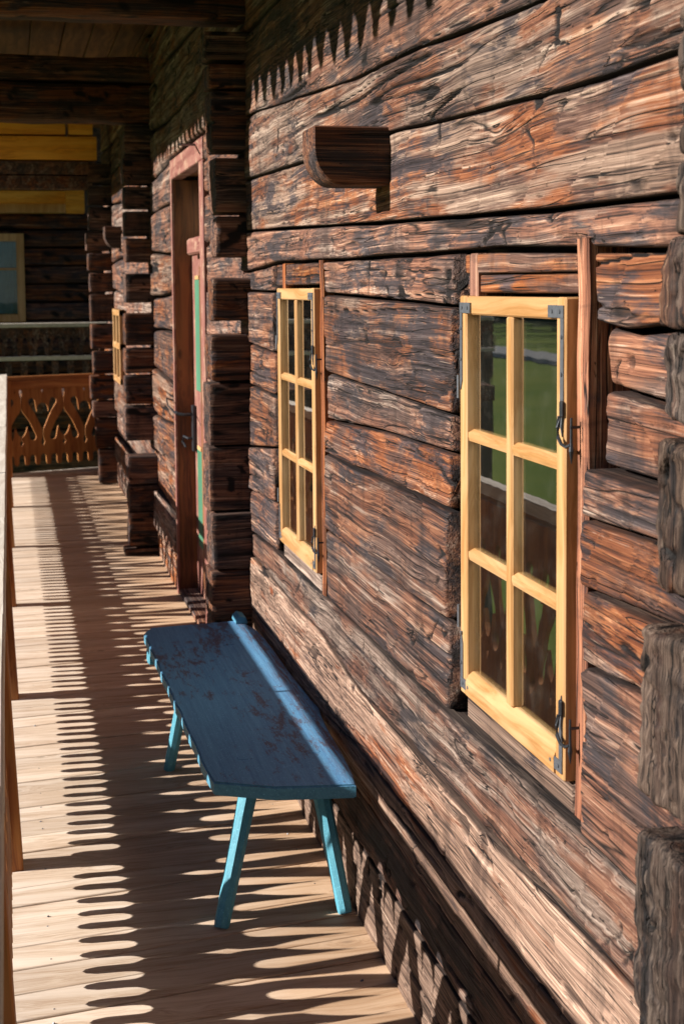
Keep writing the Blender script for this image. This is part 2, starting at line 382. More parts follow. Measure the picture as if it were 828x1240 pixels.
def bench_paint(name, axis, col, col2, worn, amount, band=None, spec=.35):
    N = NT(name); P = N.coords(0.0)
    fine = N.noise(N.scale(P, axis_vec(axis, 4, 110)), 1, 5, .65)
    cl = N.noise(N.scale(P, axis_vec(axis, 2.2, 7)), 1, 4, .6)
    c = N.mix(N.ramp(fine, [(.3, 0), (.7, 1)]), col2, col)
    wn = N.noise(N.scale(P, axis_vec(axis, 9, 34)), 1, 8, .78, .2)
    wz = N.noise(N.scale(N.vmath('ADD', P, (4.1, .7, 2.2)), axis_vec(axis, 1.6, 5)), 1, 3, .6)
    wf = N.math('ADD', N.math('MULTIPLY', wn, .6), N.math('MULTIPLY', wz, .4))
    if band is not None:                                # wear along the middle of the seat, and small checks
        sx = N.n('ShaderNodeSeparateXYZ'); N.l(P, sx.inputs[0])
        d = N.math('ABSOLUTE', N.math('SUBTRACT', N.math('SUBTRACT', sx.outputs[0], band), N.math('MULTIPLY', N.math('SUBTRACT', cl, .5), .10)))
        bd = N.ramp(d, [(0, 1), (.05, 0)])
        lines = N.noise(N.scale(P, axis_vec(axis, 7, 190)), 1, 4, .7)
        cr = N.math('MULTIPLY', bd, N.ramp(lines, [(.47, 0), (.53, 1)]))
        wf = N.math('ADD', wf, N.math('MULTIPLY', bd, .05))
        c = N.mix(N.math('MULTIPLY', cr, .9), c, (.09, .035, .03))
        ed = N.ramp(N.math('ABSOLUTE', N.math('SUBTRACT', sx.outputs[0], band-.13)), [(0, .06), (.10, 0)])
        wf = N.math('ADD', wf, ed)
    c = N.mix(N.ramp(wf, [(.60-amount, 0), (.66-amount, .85)]), c, worn)
    fl = N.noise(P, 240, 3, .6)
    c = N.mix(N.ramp(fl, [(.62, 0), (.68, .5)]), c, tuple(min(1, x*2.2+.05) for x in col))
    h = N.math('ADD', fine, N.math('MULTIPLY', wf, -1.0))
    return N.finish(c, .6, h, .5, .002, spec)
M['seat'] = bench_paint('worn_blue_seat_paint', 1, (.11, .28, .47), (.070, .19, .36), (.085, .062, .08), .055, band=.20, spec=.12)
M['legp'] = bench_paint('sky_blue_leg_paint', 2, (.10, .34, .44), (.06, .25, .35), (.05, .10, .13), -.03)
M['edgep'] = bench_paint('sky_blue_edge_paint', 1, (.075, .25, .36), (.05, .18, .28), (.04, .06, .08), .0)
M['batp'] = bench_paint('light_blue_batten_paint', 1, (.16, .42, .58), (.12, .34, .50), (.10, .20, .28), -.04)

def glass_mat(name='window_glass', mult=2.2):
    N = NT(name)
    fr = N.n('ShaderNodeFresnel'); fr.inputs['IOR'].default_value = 1.55
    tc = N.n('ShaderNodeTexCoord'); b = N.n('ShaderNodeBump'); b.inputs['Strength'].default_value = .02; b.inputs['Distance'].default_value = .01
    N.l(N.noise(tc.outputs['Object'], 6, 2), b.inputs['Height']); 
    f = N.math('MULTIPLY', fr.outputs[0], mult, clamp=True)
    tr = N.n('ShaderNodeBsdfTransparent'); tr.inputs[0].default_value = (.80, .84, .80, 1)
    gl = N.n('ShaderNodeBsdfGlossy'); gl.inputs['Roughness'].default_value = .012; N.l(b.outputs[0], gl.inputs['Normal'])
    df = N.n('ShaderNodeBsdfDiffuse'); df.inputs[0].default_value = (.45, .42, .38, 1)
    dust = N.ramp(N.noise(tc.outputs['Object'], 22, 5, .7), [(.5, .004), (.8, .03)])
    m1 = N.n('ShaderNodeMixShader'); N.l(f, m1.inputs[0]); N.l(tr.outputs[0], m1.inputs[1]); N.l(gl.outputs[0], m1.inputs[2])
    m2 = N.n('ShaderNodeMixShader'); N.l(dust, m2.inputs[0]); N.l(m1.outputs[0], m2.inputs[1]); N.l(df.outputs[0], m2.inputs[2])
    N.l(m2.outputs[0], N.out.inputs[0]); return N.m
M['glass'] = glass_mat()
M['glass_far'] = glass_mat('shaded_window_glass', .45)

# ------------------------------------------------------------------ timber builders
def log_mesh(name, y0, y1, zb, zt, X=W, depth=.13, seed=0, dy=.008, dz=.005, amp=1.0, rnd=.022, hew=1.0, lean=0.0):
    """a hewn log lying along y: its front face looks towards -x; zb, zt give bottom and top at y"""
    hh = float(np.mean([zt((y0+y1)/2)-zb((y0+y1)/2)]))
    ny = max(4, int((y1-y0)/dy)); nz = max(6, int(hh/dz))
    ys = np.linspace(y0, y1, ny+1)
    zb_ = np.array([zb(v) for v in ys]); zt_ = np.array([zt(v) for v in ys])
    s = seed*3.7
    zt_ = zt_-.001-.007*(fbm(ys*3.0+s, s, 1.5, 3)); zb_ = zb_+.0005+.004*(fbm(ys*3.0+s, s, 9.5, 3))
    ncap = 3
    v = np.linspace(0, 1, nz+1)
    v = v-.10*np.sin(2*np.pi*v)/(2*np.pi)*1.0
    Yg, Vg = np.meshgrid(ys, v, indexing='ij')
    Hg = (zt_-zb_)[:, None]; Zg = zb_[:, None]+Vg*Hg
    # rough ends
    e = (fbm(Zg*22+s, s, .3, 2)-.5)*.02
    t = (Yg-y0)/(y1-y0); Yg = Yg + e*(1-np.minimum(1, t*(y1-y0)/.05)) + e*(1-np.minimum(1, (1-t)*(y1-y0)/.05))
    em = np.minimum(Vg, 1-Vg)*Hg
    r = .42*rnd*(.6+.9*vn(Yg*2.5+s, Vg*2, s))
    q = np.clip(1-em/r, 0, 1)
    inset = r*(1-np.sqrt(np.maximum(0, 1-q*q)))
    ends = np.minimum(t, 1-t)*(y1-y0); q2 = np.clip(1-ends/.015, 0, 1); inset = inset+.006*(1-np.sqrt(np.maximum(0, 1-q2*q2)))
    zz = Zg+.03*(fbm(Yg*1.6+s, Zg*2.5, s, 2)-.5)
    big = (fbm(Yg*1.3+s, Zg*5, s+2, 2)-.5)*.014
    med = (fbm(Yg*7+s, zz*26, s+4, 3)-.5)*.0075
    grain = (fbm(Yg*5+s, zz*110, s+6, 2)-.5)*.0030
    n = vn(Yg*.5+s, zz*17, s+8)*.78+vn(Yg*1.2+s, zz*38, s+9)*.22
    mask = sst(.50, .60, vn(Yg*1.7+s, Zg*6, s+10))
    crk = (1-sst(.004, .018, np.abs(n-.5)))*mask
    n2 = vn(Yg*.7+s, zz*34, s+18)
    crk2 = (1-sst(.003, .018, np.abs(n2-.47)))*sst(.52, .64, vn(Yg*2.2+s, Zg*9, s+20))*.6
    hm = vn(Yg*26+s+zz*5, Zg*6, s+12); hm = sst(.80, .93, hm)*sst(.50, .64, vn(Yg*2.6+s, Zg*4, s+14))*hew*sst(.35, .6, fbm(Yg*18+s, zz*60, s+15, 2))
    step = (vn(Yg*3.1+s+(zz*2), Zg*1.2, s+16)-.5)*.012*hew
    pit = sst(.86, .95, vn(Yg*16+s, Zg*26, s+22))*.7
    fr_ = vn(Yg*4.2+s+zz*4, Zg*3.0, s+30)*5; chip = (fr_-np.floor(fr_)-.5)*.0025*hew
    vc = (1-sst(.004, .026, np.abs(fbm(Yg*7+s+zz*6, Zg*7, s+40, 4)-.5)))*sst(.60, .72, fbm(Yg*5+s, Zg*16, s+42, 2))*min(1, hew)
    gouge = sst(.80, .90, vn(Yg*9+s, zz*40, s+44))*sst(.5, .62, vn(Yg*1.8+s, Zg*5, s+46))
    disp = (big+med+grain+step+chip)*amp-.006*vc-.005*gouge - .012*crk-.006*crk2-.005*hm-.007*pit
    Xg = X+inset-disp+lean*Vg*Hg
    att = np.clip(crk+crk2*.8+hm*.8+pit*.6+vc*.8+gouge*.45, 0, 1)
    att = np.maximum(att, (1-sst(.0, .006, em))*.5)
    # returns into the wall
    def strip(k, side):
        xx = Xg[:, 0 if side == 0 else -1]; f = k/ncap
        z0 = Zg[:, 0 if side == 0 else -1]
        dz_ = (1 if side == 1 else -1)*.002*0
        return xx+(X+depth-xx)*f, z0+dz_
    cols_x = []; cols_z = []; cols_a = []
    for k in range(ncap, 0, -1):
        x_, z_ = strip(k, 0); cols_x.append(x_); cols_z.append(z_); cols_a.append(np.full(ny+1, .5))
    XX = np.column_stack(cols_x+[Xg[:, j] for j in range(nz+1)]); ZZ = np.column_stack(cols_z+[Zg[:, j] for j in range(nz+1)]); AA = np.column_stack(cols_a+[att[:, j] for j in range(nz+1)])
    for k in range(1, ncap+1):
        x_, z_ = strip(k, 1); XX = np.column_stack([XX, x_]); ZZ = np.column_stack([ZZ, z_]); AA = np.column_stack([AA, np.full(ny+1, .5)])
    YY = np.column_stack([Yg[:, :1]]*ncap+[Yg]+[Yg[:, -1:]]*ncap)
    m = XX.shape[1]
    V = np.stack([XX, YY, ZZ], -1).reshape(-1, 3)
    i = np.arange(ny)[:, None]; j = np.arange(m-1)[None, :]
    a = i*m+j; F = np.stack([a, a+1, a+m+1, a+m], -1).reshape(-1, 4)
    tail = [list(range(m))[::-1], [ny*m+k for k in range(m)]]
    return np_mesh(name, V, F, AA.reshape(-1), tail)

def block_mesh(name, x0, x1, y0, y1, z0, z1, res=.012, seed=0, amp=.006, rnd=.015, grain_axis=0, notch=None):
    """a rough timber block: rounded box pushed about by noise; a checked end face at x0"""
    lo = np.array([x0, y0, z0]); hi = np.array([x1, y1, z1]); c = (lo+hi)/2; h = (hi-lo)/2
    rnd = min(rnd, h.min()*.9)
    Vs = []; Fs = []; n0 = 0
    cnt = [max(3, int(2*h[k]/res)) for k in range(3)]
    for ax in range(3):
        for sg in (-1, 1):
            u, w_ = [(1, 2), (2, 0), (0, 1)][ax]
            U = np.linspace(-1, 1, cnt[u]+1); Wv = np.linspace(-1, 1, cnt[w_]+1)
            A, B = np.meshgrid(U, Wv, indexing='ij')
            p = np.zeros(A.shape+(3,)); p[..., ax] = sg*h[ax]; p[..., u] = A*h[u]; p[..., w_] = B*h[w_]
            Vs.append(p.reshape(-1, 3)); nu, nw = A.shape
            i = np.arange(nu-1)[:, None]; j = np.arange(nw-1)[None, :]; a = n0+i*nw+j
            q = np.stack([a, a+nw, a+nw+1, a+1], -1).reshape(-1, 4)
            if sg < 0: q = q[:, ::-1]
            Fs.append(q); n0 += nu*nw
    p = np.concatenate(Vs); inner = np.clip(p, -(h-rnd), h-rnd); d = p-inner
    L = np.linalg.norm(d, axis=1, keepdims=True); p = inner+d/np.maximum(L, 1e-9)*rnd
    s = seed*5.3; g = [9., 9., 9.]; g[grain_axis] = 3.
    wv = p+c
    off = np.stack([fbm(wv[:, 0]*g[0]+s+k*9, wv[:, 1]*g[1]+s, wv[:, 2]*g[2]+k*4, 3)-.5 for k in range(3)], -1)*2*amp
    g2 = [60., 60., 60.]; g2[grain_axis] = 6.
    off += (np.stack([fbm(wv[:, 0]*g2[0]+s+k*3, wv[:, 1]*g2[1]+s, wv[:, 2]*g2[2]+k*4, 2)-.5 for k in range(3)], -1))*amp*.8
    att = np.zeros(len(p))
    # checks on the sawn end, and long cracks on the faces
    endm = sst(h[0]-.02, h[0]-.002, -p[:, 0])
    n = vn(wv[:, 1]*26+s, wv[:, 2]*9+s, s+3); ck = (1-sst(.01, .05, np.abs(n-.5)))*sst(.4, .6, vn(wv[:, 1]*8+s, wv[:, 2]*8, s+1))
    att = np.maximum(att, ck*endm); off[:, 0] += ck*endm*.014
    k_ = [9., 24., 24.]; 
    n = vn(wv[:, 0]*3+s, wv[:, 1]*20+s, wv[:, 2]*26+s); ck = (1-sst(.006, .03, np.abs(n-.5)))*(1-endm)
    att = np.maximum(att, ck*.9)
    V = p+c+off
    return np_mesh(name, V, np.concatenate(Fs), att)

def board_mesh(name, x0, x1, y0, y1, z0, z1, grain_axis, wob=.0012, b=.003, seg=8, rngs=0):
    """sawn board with slightly uneven edges"""
    m = MB(); lo = [x0, y0, z0]; hi = [x1, y1, z1]
    rnd = random.Random(rngs); u, w_ = [k for k in range(3) if k != grain_axis]
    rings = []
    for i in range(seg+1):
        t = i/seg; a = lo[grain_axis]+(hi[grain_axis]-lo[grain_axis])*t
        sec = []
        ju = rnd.uniform(-wob, wob); jw = rnd.uniform(-wob, wob)
        for (su, sw) in ((0, 0), (1, 0), (1, 1), (0, 1)):
            U = lo[u] if su == 0 else hi[u]; V = lo[w_] if sw == 0 else hi[w_]
            du = b if su == 0 else -b; dv = b if sw == 0 else -b
            for (pu, pv) in (((0, dv), (du, 0)) if (su+sw) % 2 == 0 else ((du, 0), (0, dv))):
                q = [0, 0, 0]; q[grain_axis] = a; q[u] = U+pu+ju; q[w_] = V+pv+jw; sec.append(q)
        m.add(sec, []); rings.append(len(sec))
    n = 8
    for i in range(seg):
        for k in range(n): m.f.append((i*n+k, i*n+(k+1) % n, (i+1)*n+(k+1) % n, (i+1)*n+k)); m.m.append(0)
    m.f.append(tuple(range(n))); m.m.append(0); m.f.append(tuple(seg*n+k for k in range(n))); m.m.append(0)
    return m.mesh(name)

# ------------------------------------------------------------------ ground outside
def ground():
    nx, ny = 70, 90
    xs = np.concatenate([np.linspace(-900, -140, 20), np.linspace(-130, 10, 45), np.linspace(30, 400, 10)])
    ys = np.concatenate([np.linspace(-500, -40, 14), np.linspace(-30, 260, 70), np.linspace(300, 1600, 16)])
    A, B = np.meshgrid(xs, ys, indexing='ij')
    Z = -3.4 + 0*A
    d = np.maximum(0, -A-52); Z = Z + .42*d*sst(0, 40, d)  # bank steepened to hold back low sky light
    Z = np.minimum(Z, 330)+2.0*(fbm(A/40, B/40, 0, 3)-.5)*sst(15, 60, -A)
    V = np.stack([A, B, Z], -1).reshape(-1, 3); m = len(ys)
    i = np.arange(len(xs)-1)[:, None]; j = np.arange(m-1)[None, :]; a = i*m+j
    F = np.stack([a, a+m, a+m+1, a+1], -1).reshape(-1, 4)
    me = np_mesh('meadow', V, F); struct('meadow', me, M['grass'])
ground()
m = MB(); pts = []
for k in range(61):
    y = -60+k*6.0; x = -31-2.5*math.sin(y/60.)
    pts.append((x, y))
for k in range(60):
    (xa, ya), (xb, yb) = pts[k], pts[k+1]
    za = zb_ = 0
    m.add([(xa-1.9, ya, -3.1), (xa+1.9, ya, -3.1), (xb+1.9, yb, -3.1), (xb-1.9, yb, -3.1), (xa-2.4, ya, -4.4), (xa+2.4, ya, -4.4), (xb+2.4, yb, -4.4), (xb-2.4, yb, -4.4)], [(0, 1, 2, 3), (0, 3, 7, 4), (1, 5, 6, 2)])
struct('lane', m.mesh('lane'), M['road'])

# conifers on the bank beyond the lane (seen in the panes)
def conifer_meshes(h, seed):
    rnd = random.Random(seed); tr = MB(); tr.tube([(0, 0, -1), (0, 0, h*.5), (0, 0, h*.97)], [h*.018, h*.012, .02], 7)
    cr = MB()
    for k in range(420):
        t = rnd.random()**.8; z = h*(.10+.88*t); R = h*.17*(1-t)**.8+.15
        a = rnd.uniform(0, 2*math.pi); r = R*rnd.uniform(.35, 1.0)
        c = Vector((r*math.cos(a), r*math.sin(a), z-.25*r)); s_ = rnd.uniform(.35, .8)*(1.2-.6*t)
        o = Vector((math.cos(a), math.sin(a), -.35)); side = Vector((-math.sin(a), math.cos(a), 0))
        cr.add([c-side*s_*.6, c+o*s_, c+side*s_*.6, c+Vector((0, 0, .35*s_))-o*s_*.3], [(0, 1, 3), (1, 2, 3), (0, 2, 1)])
    return tr.mesh('trunk'), cr.mesh('crown', recalc=False)
protos = [conifer_meshes(13, 1), conifer_meshes(10, 2), conifer_meshes(15, 3)]
for me_t, me_c in protos: me_t.materials.append(M['bark']); me_c.materials.append(M['needles'])
rnd = random.Random(4)
for k in range(46):
    y = 20+k*6.5+rnd.uniform(-2, 2); x = -62-rnd.uniform(0, 26)
    d = max(0, -x-52); z = -3.4+.42*d*min(1, d/40)-.8
    t = thing('conifer', 'dark conifer on the bank across the lane, mirrored in the window panes', 'tree', (x, y, z), 'conifers on the bank across the lane', (0, 0, rnd.uniform(0, 6)))
    tm, cm = protos[k % 3]
    link('trunk', tm, None, t, True); link('crown', cm, None, t, True)
    s_ = rnd.uniform(.8, 1.2); t.scale = (s_, s_, s_)

# ------------------------------------------------------------------ gallery floor
deck = bpy.data.objects.new('floor', None); COL.objects.link(deck); deck['kind'] = 'structure'; deck.location = (.4, 6.5, 0)
y = -.55; k = 0; rnd = random.Random(11); bw = .128; shear = .12
while y < 13.15:
    wd = bw*rnd.uniform(.93, 1.07)
    x0, x1 = -.115+rnd.uniform(-.006, .006), 1.05
    sy = shear if y < 11 else shear+(y-11)*.08
    m = MB(); seg = 7; g = .0019; zt = rnd.uniform(-.0025, .0015); n = 8
    for i in range(seg+1):
        t = i/seg; x = x0+(x1-x0)*t; j = rnd.uniform(-.0008, .0008)
        a = y+g+j+sy*x; b = y+wd-g+j*.5+sy*x; c_ = .0022
        m.add([(x, a, zt-c_), (x, a+c_, zt), (x, (a+b)/2, zt+rnd.uniform(-.0006, .0006)), (x, b-c_, zt), (x, b, zt-c_), (x, b, -.035), (x, (a+b)/2, -.035), (x, a, -.035)], [])
    for i in range(seg):
        for q in range(n): m.f.append((i*n+q, i*n+(q+1) % n, (i+1)*n+(q+1) % n, (i+1)*n+q)); m.m.append(0)
    m.f.append(tuple(range(n))); m.m.append(0); m.f.append(tuple(seg*n+q for q in range(n))); m.m.append(0)
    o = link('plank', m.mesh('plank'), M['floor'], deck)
    y += wd; k += 1
m = MB()
for yy in (1.0, 2.6, 4.2, 5.9, 7.6, 9.3, 11.0, 12.6): m.box(-.10, 1.05, yy, yy+.1, -.16, -.037)
o = link('joist', m.mesh('joist'), M['trim'], deck); o['kind'] = 'stuff'
# nail heads on the near planks
m = MB(); rnd = random.Random(5)
for k in range(70):
    yy = 2.2+k*bw*.5; 
    for xx in (.06, .80): 
        if rnd.random() < .3: m.tube([(xx+rnd.uniform(-.01, .01), yy+shear*xx, -.004), (xx, yy+shear*xx, .0006)], .0028, 6)
o = link('nail_heads', m.mesh('nail_heads'), M['iron'], deck); o['kind'] = 'stuff'

# ------------------------------------------------------------------ the log house
house = thing('log_house', 'weathered log house with stacked corner log ends, small casement windows and red framed door', 'house', (W, 6.0, 0))
YA, YB, YC, YD = 5.30, 8.95, 12.35, 1.72
# seams of the near wall, from bottom to top: (y, z) polylines
def seam(*pts, X=W):
    q = sorted([(on(0, a, b, X).y, on(0, a, b, X).z) for a, b in pts])
    ys = [p[0] for p in q]; zs = [p[1] for p in q]
    return lambda y: float(np.interp(y, ys, zs))
const = lambda z: (lambda y: z)
def shifted(f, d): return lambda y: f(y)+d
S3 = seam((300, 329), (336, 318), (420, 314), (517, 307), (600, 301), (803, 303))
S2 = seam((300, 280), (466, 269), (657, 255), (821, 236))
S1 = seam((303, 217), (383, 191), (478, 159), (657, 115), (730, 96), (821, 64))
S0 = seam((306, 137), (428, 96), (510, 57), (657, 0), (760, -52))
TOP = const(2.62)
M1 = seam((300, 352), (396, 356), (550, 371))
M2 = seam((300, 415), (392, 450), (445, 468), (539, 499))
M3 = seam((300, 465), (396, 508), (463, 523), (550, 550))
M4 = seam((300, 540), (390, 546), (459, 579), (550, 622))
M5 = seam((300, 590), (394, 640), (550, 757))
M6 = seam((300, 640), (340, 672), (545, 862), (700, 1003))
near0, near1 = YD-.05, YA+.25
# window openings on the wall (between the outer edges of the jamb boards)
w1a, w1b = on(0, 394, 500, W).y, on(0, 333, 500, W).y
w2a, w2b = on(0, 718, 500, W).y, on(0, 553, 500, W).y
sd = [0]
def log(y0, y1, zb, zt, mat='log', X=W, **k):
    sd[0] += 1
    return link('log', log_mesh('log', y0, y1, zb, zt, X, seed=sd[0], **k), M[mat], house)
# above the windows
log(near0, near1, shifted(S3, .001), S2, 'log', X=W+.0, dz=.004)
log(near0, near1, shifted(S2, .001), S1, 'log_top', X=W-.003, rnd=.010, dz=.004)
log(near0, near1, shifted(S1, .001), S0, 'log_top', X=W-.004, amp=1.25, rnd=.014, dz=.004)
log(near0, near1, shifted(S0, .001), TOP, 'log', X=W-.004, rnd=.012, dy=.010)
log(near0, near1, const(2.63), const(2.93), 'log_low', X=W, dy=.03, dz=.02)
log(near0, near1, const(2.94), const(3.25), 'log_low', X=W, dy=.03, dz=.02)
# between the windows
g = .018
rows = [(M1, S3, 'log', .0), (M2, M1, 'log', -.004), (M3, M2, 'log', .004), (M4, M3, 'log', .0), (M5, M4, 'log', -.006), (M6, M5, 'log', -.002)]
jag = [.0, .004, .022, .045, .048, .042]
for (zb, zt, mt, dx), jg in zip(rows, jag):
    log(w2b+g+jg, w1a-.002, zb, zt, mt, X=W+dx, dy=.005, dz=.004)
for (zb, zt, mt, dx), jg in zip(rows, (.0, .004, .01, .005, .012, .0)):
    log(w1b+.012+jg, near1, zb, zt, mt, X=W+dx, dy=.008)
# right of the near window
R = [seam((700, 1003), (775, 1075)), seam((700, 800), (780, 835)), seam((705, 710), (828, 760)), seam((707, 625), (740, 636), (800, 655)), seam((707, 562), (800, 592)), seam((722, 470), (800, 495)), seam((722, 392), (760, 402), (805, 396)), S3]
off = [0, 0, 0, .0, .014, .018, .006]
dxx = [-.010, -.009, -.012, -.012, .010, .018, -.006]
for k in range(7):
    log(near0, w2a-.004-off[k] if k > 3 else w2a+(.026, .026, .020, .012)[k], shifted(R[k], .003), R[k+1], 'log', X=W+dxx[k], dy=.004, dz=.004, rnd=.03 if k in (4, 5) else .012)
# below the windows: long sill log and the two beneath it
B1 = seam((300, 712), (400, 800), (520, 922), (700, 1130)); 
def lim(f, lo, hi): return lambda y: min(max(f(y), lo), hi)
L1 = const(.50); L2 = const(.30); L3 = const(.135)
M7 = seam((388, 762), (440, 838), (500, 902), (584, 1000), (628, 1043), (680, 1094), (760, 1183))
log(near0, near1, M7, M6, 'log_low', X=W-.004, rnd=.014, amp=1.1, hew=.7, dz=.004, dy=.006)
log(near0, near1, const(.470), M7, 'log_low2', X=W-.010, rnd=.014, amp=1.1, hew=.5, dz=.004, dy=.006)
log(near0, near1, const(.345), const(.468), 'log_low2', X=W-.006, rnd=.010, amp=.7, dz=.004)
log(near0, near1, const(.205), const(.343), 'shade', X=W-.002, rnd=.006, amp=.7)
log(near0, near1, const(-.03), const(.203), 'log_foot', X=W-.003, rnd=.006, amp=.8)

# logs above and below each sash, between the jambs
log(w2a+.062, w2b-.058, const(1.672), seam((566, 330), (696, 328)), 'log', X=W+.004, dy=.005, dz=.004, rnd=.008, hew=0, amp=.5, depth=.03)
log(w2a+.062, w2b-.058, seam((566, 333), (696, 331)), shifted(S3, -.002), 'log', X=W+.0, dy=.005, dz=.004, rnd=.008, depth=.03, amp=.6)
log(w1a+.058, w1b-.055, const(1.692), shifted(S3, -.002), 'log', X=W+.002, dy=.006, dz=.005, rnd=.008, depth=.03)

# wall between the near corner stack and the door, and beyond
far_cuts = [-.03, .20, .42, .66, .93, 1.18, 1.42, 1.66, 1.90, 2.13, 2.38, 2.64, 2.93, 3.25]
def jz(i, y, s): return far_cuts[i]+(.0 if i == 0 else .025*math.sin(1.7*y+i*2.1+s))
for i in range(len(far_cuts)-1):
    a, b = 7.81, YB+.2
    dx = random.Random(i).uniform(-.02, .012)
    if far_cuts[i] < 2.30: log(a, b, (lambda y, i=i: jz(i, y, 0)), (lambda y, i=i: jz(i+1, y, 0)-.006), 'log_low' if i % 3 == 1 or i < 3 else 'log', X=W+dx, dy=.02, dz=.012, rnd=.045)
    else: log(YA+.1, b, (lambda y, i=i: jz(i, y, 0)), (lambda y, i=i: jz(i+1, y, 0)-.006), 'log_low', X=W+dx*.5, dy=.03, dz=.018, rnd=.03)
    log(YA+.16, 6.49, (lambda y, i=i: jz(i, y, 1)), (lambda y, i=i: jz(i+1, y, 1)-.006), 'log', X=W+.0, dy=.02, dz=.012, rnd=.03) if far_cuts[i] < 2.3 else None
    log(YB+.1, YC+1.2, (lambda y, i=i: jz(i, y, 3)), (lambda y, i=i: jz(i+1, y, 3)-.006), 'log_low' if i % 3 == 0 or i < 3 else 'log', X=W+dx*.8, dy=.025, dz=.014, rnd=.04)

# dark backing that closes the joints between logs, with the window holes left open
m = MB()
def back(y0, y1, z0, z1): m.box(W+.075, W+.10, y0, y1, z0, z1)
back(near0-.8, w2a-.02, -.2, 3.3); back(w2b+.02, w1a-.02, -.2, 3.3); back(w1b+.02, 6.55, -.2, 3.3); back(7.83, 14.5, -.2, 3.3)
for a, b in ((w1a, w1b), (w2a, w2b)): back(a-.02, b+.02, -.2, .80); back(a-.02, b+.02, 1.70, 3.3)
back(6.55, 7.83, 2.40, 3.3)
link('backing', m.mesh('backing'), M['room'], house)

# ---- stacked corner log ends
def stack(yc, th, specs, res, seed, mat='cross', xin=W+.16):
    rn = random.Random(seed)
    for k, (xe, z0, z1) in enumerate(specs):
        dy = rn.uniform(-.012, .012)
        me = block_mesh('log_end', xe, xin, yc+dy, yc+th+dy, z0+.003, z1-.003, res, seed*13+k, .006, .010)
        me.materials.append(M[mat]); link('log_end', me, None, house)
# near corner at the right edge of the picture
def zr(py): return on(1, 800, py, 1.72).z
near_specs = [(.782, zr(1300), zr(1003)), (.790, zr(965), zr(757)), (.803, zr(714), zr(537)), (.815, zr(515), zr(400)), (.812, zr(400), zr(290)), (.822, zr(281), zr(193)), (.826, zr(186), zr(118)), (.826, zr(112), zr(0)), (.82, zr(-8), zr(-120)), (.82, zr(-125), zr(-300))]
rn = random.Random(3)
nsil = [766, 772, 788, 797, 794, 808, 811, 809, 810, 810]
for k, (xe, z0, z1) in enumerate(near_specs):
    xe = on(1, nsil[k], 600, 1.745).x+.016
    me = block_mesh('log_end', xe-.012, W+.2, 1.60+rn.uniform(-.01, .01), 1.745+rn.uniform(-.004, .004), z0, z1, .005, 70+k, .013, .014)
    me.materials.append(M['end']); link('log_end', me, None, house)
# corner stack A
def za(py): return on(1, 275, py, YA).z
A = [(262, 1010, 850), (259, 850, 752), (256, 752, 690), (257, 690, 620), (254, 620, 540), (254, 540, 464), (256, 462, 405), (258, 390, 336), (262, 312, 261), (261, 259, 190), (256, 183, 109), (252, 107, 76), (247, 74, 38)]
spA = [(on(1, px, (a+b)/2, YA).x, max(za(a), -.0), za(b)) for px, a, b in A]
stack(YA, .17, spA, .011, 2)
# beams cantilevered from the stacks over the gallery
def zbm(py, Y): return on(1, 150, py, Y).z
for yy, lo_, hi_ in ((YA, za(24), za(-60)), ):
    me = block_mesh('beam', -.80, W+.16, yy-.02, yy+.20, lo_, hi_, .03, 31, .012, .03); me.materials.append(M['cross']); link('beam', me, None, house)
def zb_(py): return on(1, 165, py, YB).z
Bs = [(156, 686, 664), (157, 662, 620), (157, 620, 588), (155, 586, 552), (152, 534, 492), (152, 490, 455), (152, 453, 421), (152, 419, 379), (152, 367, 331), (152, 318, 288), (151, 286, 255), (150, 253, 225), (149, 223, 190), (150, 188, 152)]
spB = [(on(1, px, (a+b)/2, YB).x, max(zb_(a), 0), zb_(b)) for px, a, b in Bs]
spB[0] = (spB[0][0]-.02, 0, zb_(664))
stack(YB, .18, spB, .016, 4)
for k, (a, b) in enumerate(((148, 102), (101, 70))):
    me = block_mesh('beam', -.80, W+.16, YB-.03, YB+.19, zb_(a), zb_(b), .03, 41+k, .012, .03); me.materials.append(M['cross']); link('beam', me, None, house)
def zc(py): return on(1, 120, py, YC).z
Cs = [(121, 600, 545), (117, 543, 508), (113, 506, 486), (110, 484, 455), (113, 453, 425), (111, 423, 392), (110, 390, 356), (109, 354, 330), (107, 328, 306), (105, 304, 281), (108, 279, 250), (107, 248, 225), (106, 223, 198)]
spC = [(on(1, px, (a+b)/2, YC).x, max(zc(a), 0), zc(b)) for px, a, b in Cs]
stack(YC, .20, spC, .02, 6)
# new yellow spruce beams over the end of the gallery
for k, (xa, xb, a, b, mt) in enumerate(((-40, 80, 164, 150, 'yellow'), (83, 113, 164, 144, 'yellow'), (-40, 118, 194, 166, 'yellow'), (-40, 116, 212, 196, 'trim'), (-40, 113, 229, 213, 'trim'))):
    x0 = on(1, xa, a, YC).x; x1 = on(1, xb, a, YC).x
    me = block_mesh('beam', x0, x1, YC-.02+.03*(k > 2), YC+.2, zc(a), zc(b), .03, 51+k, .003, .008); me.materials.append(M[mt]); link('beam', me, None, house)

